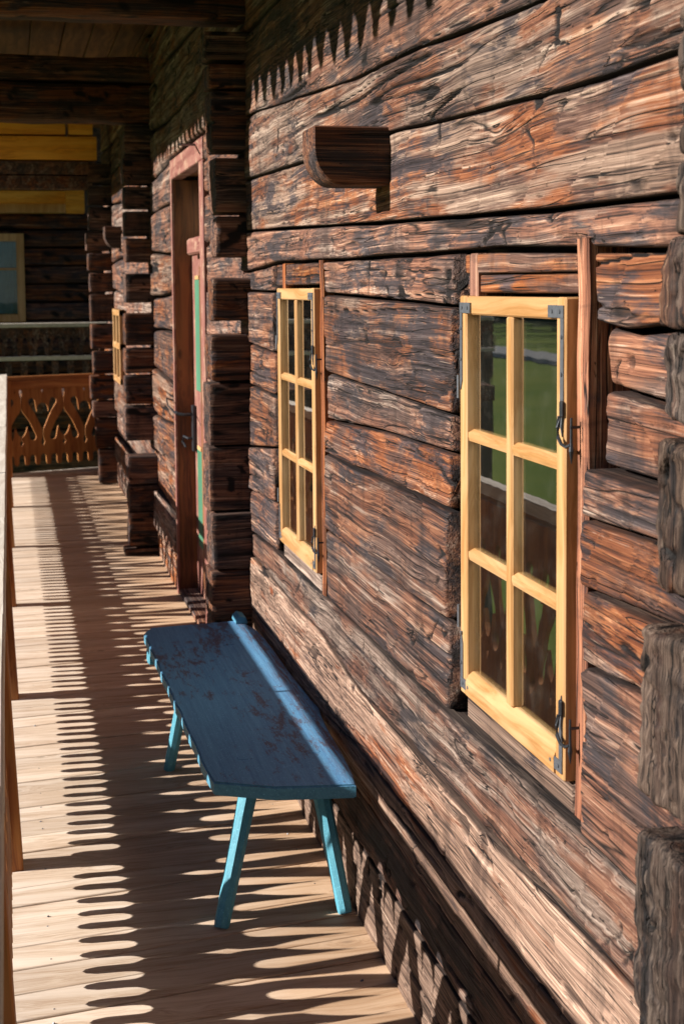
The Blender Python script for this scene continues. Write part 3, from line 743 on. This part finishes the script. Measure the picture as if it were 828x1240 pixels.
# ---- ceiling of the gallery and roof
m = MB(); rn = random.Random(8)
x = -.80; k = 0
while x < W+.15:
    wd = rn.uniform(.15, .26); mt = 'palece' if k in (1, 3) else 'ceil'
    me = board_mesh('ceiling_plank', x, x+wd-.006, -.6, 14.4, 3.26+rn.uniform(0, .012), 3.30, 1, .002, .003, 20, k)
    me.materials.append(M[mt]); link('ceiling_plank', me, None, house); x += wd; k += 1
m = MB()
ya, yb = -1.0, 15.5
def eave(y): return 3.175+.028*(y-3.0)
XE = -.95  # overhang widened, out of view, to cut the sky's fill light
m.add([(XE-.03, ya, eave(ya)+.09), (XE-.03, yb, eave(yb)+.09), (3.6, yb, 5.0), (3.6, ya, 5.0), (XE-.03, ya, eave(ya)+.17), (XE-.03, yb, eave(yb)+.17), (3.6, yb, 5.1), (3.6, ya, 5.1)],
      [(0, 1, 2, 3), (4, 7, 6, 5), (0, 4, 5, 1), (1, 5, 6, 2), (2, 6, 7, 3), (3, 7, 4, 0)])
m.box(W+.11, 3.5, ya+.3, 15.0, 3.3, 3.36); m.box(3.4, 3.5, ya+.3, 15.0, -3.4, 5.0); m.box(W+.1, 3.5, ya+.3, ya+.4, -3.4, 4.0); m.box(W+.11, 3.5, 14.9, 15.0, -3.4, 4.6); m.box(W+.25, 3.4, ya+.4, 14.9, -.2, -.1)
roof = link('roof', m.mesh('roof'), M['roof'], house)
# toothed fascia board under the eave
sp = .152
n = int((yb-ya)/sp)
for seg0 in range(0, n, 12):
    poly = []; ys = ya+seg0*sp; ns = min(12, n-seg0)
    top = [(ys, eave(ys)+.11), (ys+ns*sp-.002, eave(ys+ns*sp)+.11)]
    for q in range(ns):
        yq = ys+q*sp; e0 = eave(yq)
        for u, z in ((.02, .088), (.10, .080), (.20, .055), (.30, .015), (.38, -.004), (.5, -.010), (.62, -.004), (.70, .015), (.80, .055), (.90, .080), (.98, .088)):
            poly.append((yq+u*sp*.999, e0+z+.004*math.sin(q*5+u)))
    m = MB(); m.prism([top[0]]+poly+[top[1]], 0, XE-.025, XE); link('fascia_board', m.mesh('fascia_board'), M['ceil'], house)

# ---- beam stubs on the wall
def stub(y0, xe, z0, z1, th, seed):
    poly = [(W+.06, z0), (W+.06, z1), (xe, z1)]
    hh = z1-z0
    for k in range(9):
        a = math.pi/2*k/8; poly.append((xe+.55*hh*(1-math.cos(a))*.9, z0+.62*hh*(1-math.sin(a))))
    m = MB(); m.prism(poly, 1, y0, y0+th)
    me = m.mesh('beam_stub'); bm = bmesh.new(); bm.from_mesh(me)
    bmesh.ops.bevel(bm, geom=[e for e in bm.edges], offset=.004, segments=1, affect='EDGES'); bm.to_mesh(me); bm.free()
    me.materials.append(M['cross']); link('beam_stub', me, None, house)
stub(on(0, 472, 190, W).y, on(1, 380, 190, 3.255).x, on(1, 470, 224, 3.255).z, on(1, 470, 153, 3.255).z, .13, 1)
yy = on(0, 149, 287, W).y; stub(yy, on(1, 127, 285, yy).x, on(1, 149, 300, yy).z, on(1, 149, 274, yy).z, .18, 2)

# ---- casement windows
def window(ya, yb, z0, z1, xf, jl, jr, label):
    """ya near edge, yb far edge of the sash; xf front plane; jl, jr: (y0, y1, z0, z1) of far and near jamb boards"""
    m = MB()
    fr = link('window', board_mesh('window', W-.006, W+.07, jr[0], jr[1], jr[2], jr[3], 2, .0015, .004, 10, 1), M['jamb'], house)
    fr['label'] = label
    box('jamb_board', M['jamb'], fr, W-.004, W+.07, jl[0], jl[1], jl[2], jl[3], .003)
    box('window_sill', M['sill'], fr, W-.009, W+.12, ya-.004, yb+.004, z0-.055, z0-.003, .004)
    box('inner_sill', M['sillin'], fr, xf+.0435, W+.34, ya-.12, yb+.12, z0+.022, z0+.046, .003)
    # lining of the room behind
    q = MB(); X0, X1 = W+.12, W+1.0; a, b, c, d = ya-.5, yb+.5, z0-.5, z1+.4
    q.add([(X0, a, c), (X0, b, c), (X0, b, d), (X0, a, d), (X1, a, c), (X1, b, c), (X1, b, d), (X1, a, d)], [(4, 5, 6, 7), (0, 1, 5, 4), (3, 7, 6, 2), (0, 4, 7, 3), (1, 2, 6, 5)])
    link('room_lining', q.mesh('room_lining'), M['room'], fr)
    st, th = .037, .042; mw = .030
    yl, yr = yb, ya; ymid = (ya+yb)/2
    box('stile', M['larch'], fr, xf, xf+th, yb-st*1.05, yb, z0, z1, .003)
    box('stile', M['larch'], fr, xf, xf+th, ya, ya+st, z0, z1, .003)
    box('top_rail', M['larch_y'], fr, xf+.0015, xf+th-.001, ya+st, yb-st*1.05, z1-.036, z1-.001, .003)
    # weather bar at the foot: thicker, bevelled, with a rounded lip
    q = MB(); q.prism([(xf+.002, z0+.001), (xf-.002, z0+.004), (xf-.003, z0+.030), (xf+.003, z0+.043), (xf+.012, z0+.050), (xf+th-.001, z0+.050), (xf+th-.001, z0+.001)], 1, ya+st+.0005, yb-st*1.05-.0005)
    link('bottom_rail', q.mesh('bottom_rail'), M['larch_y'], fr)
    iz0, iz1 = z0+.050, z1-.036; ia, ib = ya+st, yb-st*1.05
    box('mullion', M['larch'], fr, xf+.003, xf+.034, ymid-mw/2, ymid+mw/2, iz0-.002, iz1+.001, .004)
    hz = (iz1-iz0)/3
    for k in (1, 2):
        zc_ = iz0+hz*k
        for (p0, p1) in ((ia, ymid-mw/2), (ymid+mw/2, ib)):
            q = MB(); q.prism([(xf+.006, zc_-.011), (xf+.004, zc_-.004), (xf+.004, zc_+.005), (xf+.016, zc_+.012), (xf+.032, zc_+.012), (xf+.032, zc_-.012), (xf+.014, zc_-.012)], 1, p0-.001, p1+.001)
            link('glazing_bar', q.mesh('glazing_bar'), M['larch_y'], fr)
    for k in range(3):
        for (p0, p1) in ((ia-.004, ymid-mw/2+.004), (ymid+mw/2-.004, ib+.004)):
            box('pane', M['glass'], fr, xf+.0150, xf+.0180, p0, p1, iz0+hz*k+.006-(.01 if k == 0 else 0), iz0+hz*(k+1)-.006+(.01 if k == 2 else 0), 0)
    # inner rebate frame seen through the glass
    for (p0, p1) in ((ia-.012, ia+.012), (ymid-.022, ymid+.022), (ib-.022, ib+.012)):
        box('inner_rebate', M['reveal'], fr, xf+.0455, xf+.075, p0, p1, z0+.03, z1-.02, .002)
    # L-shaped corner irons with screws
    def iron(yc, zc_, sy, sz, ly=.062, lz=.15):
        q = MB(); t = xf-.0022
        q.box(t, xf+.001, yc, yc+sy*ly, zc_, zc_+sz*.020); q.box(t+.0004, xf+.001, yc, yc+sy*.014, zc_+sz*.0205, zc_+sz*lz)
        q.add([(t, yc, zc_+sz*lz), (t, yc+sy*.014, zc_+sz*lz), (t, yc+sy*.004, zc_+sz*(lz+.02)), (xf, yc, zc_+sz*lz), (xf, yc+sy*.014, zc_+sz*lz), (xf, yc+sy*.004, zc_+sz*(lz+.02))], [(0, 1, 2), (0, 1, 4, 3), (1, 2, 5, 4), (2, 0, 3, 5)])
        for (a_, b_) in ((yc+sy*.015, zc_+sz*.010), (yc+sy*.048, zc_+sz*.010), (yc+sy*.007, zc_+sz*.05), (yc+sy*.007, zc_+sz*.11)):
            q.tube([(t-.0015, a_, b_), (xf, a_, b_)], .0035, 7)
        link('corner_iron', q.mesh('corner_iron'), M['iron'], fr)
    iron(yb-.004, z1-.013, -1, -1); iron(ya+.004, z1-.013, 1, -1, .066, .19)
    iron(yb-.004, z0+.012, -1, 1, .05, .09); iron(ya+.004, z0+.012, 1, 1, .055, .11)
    # hinge knuckles on the far edge
    for zz in (z0+.13, z1-.2):
        q = MB(); q.tube([(xf-.002, yb+.004, zz), (xf-.002, yb+.004, zz+.045)], .0035, 8); link('hinge', q.mesh('hinge'), M['iron'], fr)
    # hooks that hold the sash to the near jamb
    for zz in (z1-.185, z0+.115):
        q = MB(); q.box(xf-.006, xf+.0, ya+.001, ya+.012, zz-.006, zz+.020, .002)
        hx_ = xf-.007
        p = [(hx_, ya+.006, zz-.004), (hx_-.002, ya+.008, zz-.022), (hx_-.002, ya+.006, zz-.038), (hx_, ya-.002, zz-.048), (hx_+.004, ya-.012, zz-.052), (hx_+.008, ya-.019, zz-.048)]
        q.tube(p, [.0032, .0034, .0032, .003, .0028, .0025], 7)
        q.tube([(W-.002, ya-.019, zz-.020), (hx_+.008, ya-.019, zz-.020)], .0025, 7)
        q.tube([(hx_+.010, ya-.019, zz-.005), (hx_+.010, ya-.019, zz-.045), (hx_+.010, ya-.019, zz-.058), (hx_+.011, ya-.018, zz-.078)], [.002, .0025, .0042, .0008], 7)
        link('window_hook', q.mesh('window_hook'), M['hook'], fr)
    return fr
XS = W-.024
def sash(pl_t, pl_b, pr_t, pr_b):
    a = [on(0, *p, XS) for p in (pl_t, pl_b, pr_t, pr_b)]
    return (a[2].y+a[3].y)/2, (a[0].y+a[1].y)/2, (a[1].z+a[3].z)/2, (a[0].z+a[2].z)/2
ya, yb, z0, z1 = sash((556, 358), (558, 846), (683, 360), (683, 938))
zt_ = S3((ya+yb)/2)-.002
window(ya, yb, z0, z1, XS, (yb-.045, yb+.002, z0-.05, zt_), (on(0, 714, 500, W).y, ya-.003, .830, zt_+.010), 'nearer window with light larch sash and reddish jamb boards')
a1, b1, z0, z1 = sash((334, 349), (340, 660), (381, 349), (381, 688))
zt_ = S3((a1+b1)/2)-.002
window(a1, b1, z0, z1, XS, (b1-.045, b1+.004, z0-.05, zt_), (on(0, 394, 500, W).y, a1-.003, z0-.06, zt_), 'farther window with light larch sash, behind the bench')

# small far window beyond the door
yf0, yf1 = on(0, 150, 420, W-.02).y, on(0, 142, 420, W-.02).y
zf0, zf1 = on(0, 146, 462, W-.02).z, on(0, 144, 374, W-.02).z
fw3 = link('window', MB().mesh('x'), None, house); bpy.data.objects.remove(fw3)
q = MB(); q.box(W-.03, W-.01, yf0, yf1, zf0, zf1); win3 = link('window', q.mesh('window'), M['glass'], house)
for p in ((yf0, yf0+.05), (yf1-.05, yf1), ((yf0+yf1)/2-.02, (yf0+yf1)/2+.02)):
    box('stile', M['larch'], win3, W-.05, W-.005, p[0], p[1], zf0, zf1, .002)
for zz in (zf0, (zf0+zf1)/2-.02, zf1-.05): box('glazing_bar', M['larch_y'], win3, W-.052, W-.006, yf0, yf1, zz, zz+.045, .002)

# ---- red framed door
dL, dR = on(0, 207, 400, W).y-.0, 6.50
dh0, dh1 = 2.27, 2.375
dn = 6.62; df = 7.76
q = MB(); q.box(W-.008, W+.006, df, df+.045, 0, dh1, .002)
door = link('door', q.mesh('door'), M['redpaint'], house); door['label'] = 'faded red door frame with narrow green door panel, set deep in the log wall'
box('jamb_board', M['redpaint'], door, W-.008, W+.05, dR, dn, 0, dh0, .004)
box('door_head', M['redpaint_y'], door, W-.008, W+.055, dR, df-.001, dh0, dh1, .004)
box('reveal_board', M['reveal'], door, W+.0065, W+.30, df+.004, df+.06, 0, dh0-.001, .002)
box('reveal_board', M['reveal'], door, W+.056, W+.30, dR, df+.06, dh0+.021, dh0+.06, .002)
box('transom', M['redpaint_y'], door, W+.045, W+.10, dR, df-.22, 1.86, 1.945, .01)
box('mullion', M['redpaint'], door, W+.11, W+.14, df-.38, df-.33, 1.95, dh0+.02, .004)
box('pane', M['glass'], door, W+.15, W+.155, dR, df, 1.95, dh0+.02, 0)
box('door_leaf', M['redpaint'], door, W+.100, W+.140, dR+.001, df+.003, .02, 1.86, .003)
for zz0, zz1 in ((.30, .82), (1.14, 1.73)):
    box('door_panel', M['green'], door, W+.090, W+.0995, df-.34, df-.165, zz0, zz1, .002)
    box('panel_tip', M['farframe'], door, W+.090, W+.0995, df-.30, df-.165, zz1+.001, zz1+.022, .002)
box('door_panel', M['reveal'], door, W+.090, W+.0995, dR+.02, df-.345, .10, 1.80, .002)
box('threshold', M['trim'], door, W+.0, W+.25, dR, df, 0.001, .03, .003)
q = MB()
hz = 1.0; hy = df-.03; hx = W+.085
q.tube([(hx+.01, hy-.03, hz), (hx-.05, hy-.03, hz), (hx-.085, hy-.02, hz+.005), (hx-.09, hy+.05, hz+.012)], [.009, .009, .010, .006], 8)
q.tube([(hx+.01, hy-.03, hz-.13), (hx-.03, hy-.03, hz-.13), (hx-.05, hy-.0, hz-.12), (hx-.055, hy+.02, hz-.15), (hx-.04, hy+.0, hz-.18)], .007, 8)
q.box(hx-.008, hx+.01, hy-.06, hy-.0, hz-.20, hz+.05, .002)
link('door_handle', q.mesh('door_handle'), M['hook'], door)
q = MB(); q.tube([(W-.01, df+.06, 1.07), (W-.05, df+.03, 1.085), (W-.06, df-.12, 1.06), (W-.03, df-.25, 1.02)], .004, 7); link('door_latch', q.mesh('door_latch'), M['hook'], door)
q = MB(); q.tube([(W+.0, 6.75, 2.36), (W-.10, 6.55, 2.34)], .006, 6); link('spike', q.mesh('spike'), M['hook'], house)

# ------------------------------------------------------------------ balustrade
def arc(pts, n=3):
    """Catmull-Rom smoothing of an open polyline"""
    out = []
    P_ = [pts[0]]+list(pts)+[pts[-1]]
    for i in range(1, len(P_)-2):
        p0, p1, p2, p3 = P_[i-1], P_[i], P_[i+1], P_[i+2]
        for k in range(n):
            t = k/n
            out.append(tuple(.5*((2*p1[c])+(-p0[c]+p2[c])*t+(2*p0[c]-5*p1[c]+4*p2[c]-p3[c])*t*t+(-p0[c]+3*p1[c]-3*p2[c]+p3[c])*t**3) for c in (0, 1)))
    out.append(tuple(pts[-1])); return out
def baluster_poly(w, keys):
    kh = 1.0 if keys else .02; sl = .010 if keys else .0006
    # seam A side (u = 0), from top to bottom; u measured in widths
    A_ = [(.0, .835), (.0, .785)]
    A_ += arc([(.0, .783), (.07*kh, .772), (.075*kh, .755), (.03*kh, .70), (sl, .64)], 2)
    A_ += arc([(sl, .615), (.08, .573), (.20, .54), (.40, .48), (.56, .41), (.66, .365), (.68, .338), (.60, .316), (.43, .322), (.365, .352), (.335, .392), (.27, .440)], 3)
    A_ += arc([(.27, .440), (.20, .39), (.10, .36), (.026, .345)], 2)
    A_ += [(.026, .315), (.095, .293), (.03, .270), (.003, .26)]
    A_ += [(.003, .19)]
    B_ = [(.0, .835), (.0, .785)]
    B_ += arc([(.0, .78), (.045*kh, .772), (.045*kh, .76), (sl, .745), (sl, .66)], 2)
    B_ += arc([(sl, .655), (.14, .648), (.25, .615), (.27, .575)], 2)
    B_ += arc([(.27, .575), (.31, .62), (.34, .665), (.43, .70), (.62, .692), (.67, .665), (.60, .635), (.46, .59), (.32, .54), (.17, .475), (.05, .42)], 3)
    B_ += arc([(.045, .42), (.028, .36), (.05, .325), (.095, .295), (.05, .272), (.003, .262)], 2)
    B_ += [(.003, .19)]
    g_ = .135
    bot = [(0.003, .188), (.07, .182), (g_*.86, .172), (g_, .155), (g_, .112), (.18, .094), (.25, .088), (.32, .094), (.5-g_, .112), (.5-g_, .155), (.5-g_*.86, .172), (.5-.07, .182)]
    bot = bot+[(.5+.0, .186)]+[(1-u, z) for u, z in reversed(bot)]
    poly = [(u*w, z) for u, z in A_]+[(u*w, z) for u, z in bot[1:-1]]+[((1-u)*w, z) for u, z in reversed(B_)]
    if not keys: poly = [(u, float(np.interp(z, [0, .088, .112, .186, .262, .318, .64, .785, .835], [0, .090, .108, .164, .236, .293, .64, .78, .845]))) for u, z in poly]
    # drop doubles
    out = []
    for q in poly:
        if not out or (abs(q[0]-out[-1][0])+abs(q[1]-out[-1][1])) > 3e-4: out.append(q)
    return out
def baluster_mesh(w, th, flip, keys):
    poly = baluster_poly(w-.0002, keys)
    if flip: poly = [(w-.0002-u, z) for u, z in poly][::-1]
    m = MB(); m.prism(poly, 0, -th, 0)
    me = m.mesh('baluster_board')
    bm = bmesh.new(); bm.from_mesh(me); bmesh.ops.triangulate(bm, faces=[f for f in bm.faces if len(f.verts) > 4], ngon_method='EAR_CLIP'); bm.to_mesh(me); bm.free()
    return me
LEAN = .045
def balustrade(loc, rotz, length, w, label, posts, lean, splits, top_board=False, post_w=.09, rail_mat='rail', rail_w=.066):
    """built along its own +y with the inner face of the posts at x = 0"""
    t = thing('balustrade', label, 'balustrade', loc, None, (0, 0, rotz))
    me = [baluster_mesh(w, .017, False, top_board), baluster_mesh(w, .017, True, top_board)]
    rz = 0 if top_board else .026
    for q in me: q.materials.append(M['balu'])
    n = int(length/w); L = Matrix.Rotation(-lean, 4, 'Y')
    for k in range(n):
        o = link('baluster_board', me[k % 2], None, t, True); o.matrix_local = L @ Matrix.Translation((-.026, k*w, 0))
    for yy in posts:
        q = MB(); q.box(-post_w, 0, -post_w/2, post_w/2, -.15, (.864 if top_board else .815), .004); q.box(-.045, -.030, .12, .132, .84, .868+rz)
        # the post stands behind the boards, its inner face flush in front through a notch
        o = link('post', q.mesh('post'), M['balu'], t, True); o.matrix_local = L @ Matrix.Translation((0, yy, 0))
    cuts = [(0, length, .862)] if top_board else [(0, 3.75, .852), (3.75, 6.6, .8625), (6.6, 9.9, .861), (9.9, length, .862)]
    for c0, c1, ct in cuts:
        q = MB(); q.box(-.044, -.0255, c0+.001, c1-.001, .79, ct, .002); 
        o = link('top_board', q.mesh('top_board'), M['balu_x'], t, True); o.matrix_local = L @ Matrix.Translation((-.024, 0, 0))
    if top_board:
        q = MB(); q.box(-.0, .022, 0, length, .785, .88, .003); o = link('apron_board', q.mesh('apron_board'), M['balu_x'], t, True); o.matrix_local = L @ Matrix.Translation((-.022, 0, 0))
    ys = [0]+list(splits)+[length]
    for a, b in zip(ys[:-1], ys[1:]):
        q = board_mesh('handrail', -rail_w+.014, .014, a+.0015, b-.0015, .8555+rz, .902+rz, 1, .0015, .004, max(2, int((b-a)/.4)), int(a*10)+3)
        q.materials.append(M[rail_mat]); o = link('handrail', q, None, t, True); o.matrix_local = L @ Matrix.Translation((0, 0, 0))
    return t
Y0 = -.5
posts = [4.18-3.54-Y0, 4.18-1.77-Y0, 4.18-Y0, 5.95-Y0, 7.72-Y0, 9.49-Y0, 11.26-Y0, 13.05-Y0]
balustrade((0.0, Y0, 0), 0, 13.1-Y0, .1675, 'long balustrade of cut-out larch boards with bleached handrail, left of the gallery floor', posts, LEAN, [1.3, 2.7, 3.9, 4.75, 5.35, 6.55, 8.6, 10.7])
# end balustrade across the far end of the gallery: skewed like the deck
e0 = on(2, 13, 574.5, 0); 
balustrade((.84, 13.42, 0), math.radians(90+17), 1.0, .200, 'short balustrade of S-curved cut-out boards closing the far end of the gallery', [.95], 0.0, [], True, rail_mat='balu_x')
t = thing('end_sill', 'pale sunlit board on edge at the far end of the gallery floor', 'board', (.4, 13.2, 0), None, (0, 0, math.radians(17)))
q = MB(); q.box(-.5, .45, -.02, .03, -.03, .03, .003); link('board', q.mesh('board'), M['rail'], t, True)

# ------------------------------------------------------------------ bench
bench = thing('bench', 'low blue painted wooden bench with worn seat and splayed legs against the log wall', 'bench', (.64, 4.35, 0))
bx = .64; by = 4.35
def bp(px, py, z=.44):
    p = on(2, px, py, z); return (p.x-bx, p.y-by)
pA = bp(256, 947); pT = bp(334, 953); pE = bp(428, 940); pL = bp(250, 932)
far_l = bp(174.5, 767); far_l2 = bp(183, 760); far_r = bp(290, 751)
poly = [pT]
rn = random.Random(2)
for px_, py_ in ((431, 950), (427, 936), (413, 909), (398, 884), (390, 868), (386, 856), (379, 849), (371, 839), (360, 825), (348, 810), (336, 793), (321, 773), (309, 761)):
    poly.append(bp(px_, py_))
poly += [far_r, (far_l2[0], far_l2[1]), (far_l[0]+.006, far_l[1]+.02), far_l]
for k in range(1, 20):
    t_ = k/20; j = .0015*math.sin(t_*31)+.001*math.sin(t_*57+2)
    poly.append((far_l[0]+(pL[0]-far_l[0])*t_+j, far_l[1]+(pL[1]-far_l[1])*t_))
poly += [pL, (pA[0]+.006, pA[1]-.0)]
# dense top with rounded edges
bm = bmesh.new(); vs = [bm.verts.new((x, y, .44)) for x, y in poly]; f = bm.faces.new(vs)
r_ = bmesh.ops.extrude_face_region(bm, geom=[f]); bmesh.ops.translate(bm, verts=[v for v in r_['geom'] if isinstance(v, bmesh.types.BMVert)], vec=(0, 0, -.036))
bmesh.ops.recalc_face_normals(bm, faces=list(bm.faces))
ed = [e for e in bm.edges if abs(e.verts[0].co.z-e.verts[1].co.z) < 1e-5]
bmesh.ops.bevel(bm, geom=ed, offset=.004, segments=2, affect='EDGES')
me = bpy.data.meshes.new('seat'); bm.to_mesh(me); bm.free(); me.materials.append(M['seat']); me.materials.append(M['edgep'])
for p in me.polygons: p.material_index = 1 if abs(p.normal.z) < .6 else 0
link('seat', me, None, bench, True)
# a short peg left standing at the far back corner
b1_ = bp(289, 750)
m = MB(); m.prism([(b1_[0]-.022, .4405), (b1_[0]-.020, .457), (b1_[0]-.006, .468), (b1_[0]+.016, .462), (b1_[0]+.022, .4405)], 1, b1_[1]-.075, b1_[1]+.02)
link('peg', m.mesh('peg'), M['edgep'], bench, True)
def leg(base, top, r0, r1):
    m = MB(); b = Vector(base); t_ = Vector(top); m.tube([b, b+(t_-b)*.03, b.lerp(t_, .5), t_], [r0*.93, r0, (r0+r1)/2, r1], 8)
    me = m.mesh('leg'); link('leg', me, M['legp'], bench, True)
def lp(px, py): p = on(2, px, py, 0); return (p.x-bx, p.y-by, 0.001)
leg(lp(268, 1124), (.628-bx, 3.775-by, .406), .021, .027)
leg(lp(418, 1106), (.792-bx, 3.80-by, .406), .020, .026)
leg(lp(205, 932), (.575-bx, 4.80-by, .406), .021, .025)
leg((.80-bx, 5.0-by, .001), (.76-bx, 4.85-by, .406), .021, .025)
for yy, in ((3.78,), (4.86,), ):
    m = MB(); m.box(.50-bx, .80-bx, yy-.035-by, yy+.035-by, .382, .4035, .004); link('cleat', m.mesh('cleat'), M['legp'], bench, True)
m = MB(); m.box(far_l[0]+.002, far_l[0]+.05, far_l[1]-.13, far_l[1]-.06, .355, .4035, .006); link('cleat', m.mesh('cleat'), M['legp'], bench, True)
# leg tenons showing in the seat
for (px, py) in ((378, 910), (297, 918), (220, 783), (277, 780)):
    x_, y_ = bp(px, py); m = MB()
    m.box(x_-.020, x_+.020, y_-.012, y_+.012, .4385, .4410, .001)
    link('tenon', m.mesh('tenon'), M['hook'] if 0 else M['seat'], bench, True)

# ------------------------------------------------------------------ the neighbouring house beyond the gallery
YN = 17.5
far = thing('neighbour_house', 'dark log house with curtained window and balcony beyond the end of the gallery', 'house', (0, YN, 0))
def zn(py, Y=YN): return on(1, 60, py, Y).z
def xn(px, Y=YN): return on(1, px, 400, Y).x
zc_list = [zn(p) for p in (760, 640, 575, 520, 480, 452, 430, 410, 388, 366, 344, 322, 300, 278, 258)]
for k in range(len(zc_list)-1):
    me = block_mesh('log', -4.2, 2.4, YN, YN+.2, zc_list[k]+.004, zc_list[k+1]-.004, .08, 200+k, .010, .04)
    me.materials.append(M['cross']); link('log', me, None, far)
for k, (a, b, x1, yy, mt) in enumerate(((258, 244, 80, YN-.10, 'farframe'), (246, 231, 84, YN-.25, 'yellow'), (258, 230, 103, YN-.45, 'yellow'), (230, 196, 120, YN-.1, 'trim'), (196, 120, 130, YN-.05, 'trim'))):
    Yq = yy; x1_ = on(1, x1, 250, Yq).x; x0_ = on(1, 80, 250, Yq).x if k == 2 else -4.2
    me = block_mesh('beam', x0_, x1_, Yq, Yq+.2, on(1, 60, a, Yq).z, on(1, 60, b, Yq).z, .06, 230+k, .006, .01)
    me.materials.append(M[mt]); link('beam', me, None, far)
# window
xw1 = xn(32); xw0 = xw1-1.0; zw0, zw1 = zn(389), zn(283)
q = MB(); q.box(xw0+.08, xw1-.08, YN-.03, YN-.02, zw0+.08, zw1-.08); wn3 = link('window', q.mesh('window'), M['glass_far'], far); wn3['label'] = 'window with pale frame and blue-white curtain'
for (a, b, c, d) in ((xw0, xw0+.09, zw0, zw1), (xw1-.09, xw1, zw0, zw1), (xw0+.09, xw1-.09, zw0, zw0+.09), (xw0+.09, xw1-.09, zw1-.09, zw1)):
    box('frame_board', M['farframe'], wn3, a, b, YN-.06, YN-.005, c, d, .003)
for xx in ((xw0+xw1)/2, ): box('mullion', M['farframe'], wn3, xx-.02, xx+.02, YN-.045, YN-.01, zw0+.09, zw1-.09, .002)
box('glazing_bar', M['farframe'], wn3, xw0+.09, xw1-.09, YN-.044, YN-.012, (zw0*.4+zw1*.6)-.012, (zw0*.4+zw1*.6)+.012, .002)
q = MB(); n = 60; pr = []
for k in range(n+1):
    x_ = xw0+.09+(xw1-xw0-.18)*k/n; pr.append((x_, YN-.014+.005*math.sin(k*1.3)))
q.add([(a, b, zw0+.1) for a, b in pr]+[(a, b, zw1-.1) for a, b in pr], [(k, k+1, n+2+k, n+1+k) for k in range(n)])
link('curtain', q.mesh('curtain'), M['curtain'], wn3)
# its roof and floor
q = MB(); q.box(-4.6, 2.6, YN-2.4, YN+5, 4.2, 4.35); q.box(-4.4, 2.5, YN+.2, YN+4.6, -3.4, 4.2)
link('roof', q.mesh('roof'), M['roof'], far)
# balcony in front of it
YQ = 15.3
bal = thing('balcony_rail', 'dark balcony railing with grey top rail and small cut-outs, beyond the end balustrade', 'railing', (0, YQ, 0))
def zq(py): return on(1, 60, py, YQ).z
def q_box(name, x0, x1, y0, y1, z0, z1, mt): return box(name, M[mt], bal, x0, x1, y0, y1, z0, z1, .003)
q_box('handrail', -3.6, 1.2, YQ-.05, YQ+.05, zq(396), zq(391), 'rail')
q_box('middle_rail', -3.6, 1.2, YQ-.03, YQ+.03, zq(436), zq(431), 'rail')
zl, zh = zq(431), zq(397)
m = MB(); wb = .16
for k in range(30):
    x0 = -3.6+k*wb; m = MB(); hh = zh-zl-.002
    pl = [(x0+.002, zl), (x0+.04, zl), (x0+.04, zl+hh*.28), (x0+.062, zl+hh*.38), (x0+.05, zl+hh*.5), (x0+.075, zl+hh*.66), (x0+.085, zl+hh*.66), (x0+.110, zl+hh*.5), (x0+.098, zl+hh*.38), (x0+.12, zl+hh*.28), (x0+.12, zl), (x0+wb-.002, zl), (x0+wb-.002, zl+hh*.45), (x0+wb-.02, zl+hh*.55), (x0+wb-.002, zl+hh*.65), (x0+wb-.002, zl+hh), (x0+.002, zl+hh), (x0+.002, zl+hh*.65), (x0+.02, zl+hh*.55), (x0+.002, zl+hh*.45)]
    m.prism(pl, 1, YQ-.012, YQ+.010); link('baluster_board', m.mesh('baluster_board'), M['trim'], bal)
for k in range(30):
    x0 = -3.6+k*wb; m = MB(); m.box(x0+.03, x0+.10, YQ-.012, YQ+.01, zq(470), zq(437), .003); link('baluster_board', m.mesh('baluster_board'), M['trim'], bal)
for xx in (-2.2, -.6, .93):
    q_box('post', xx, xx+.1, YQ+.012, YQ+.11, zq(640), zq(397), 'trim')
q_box('floor_beam', -3.6, 1.2, YQ, YQ+1.5, zq(500), zq(480), 'trim')
print('verts', sum(len(o.data.vertices) for o in bpy.data.objects if o.type == 'MESH'), 'objects', len(bpy.data.objects))
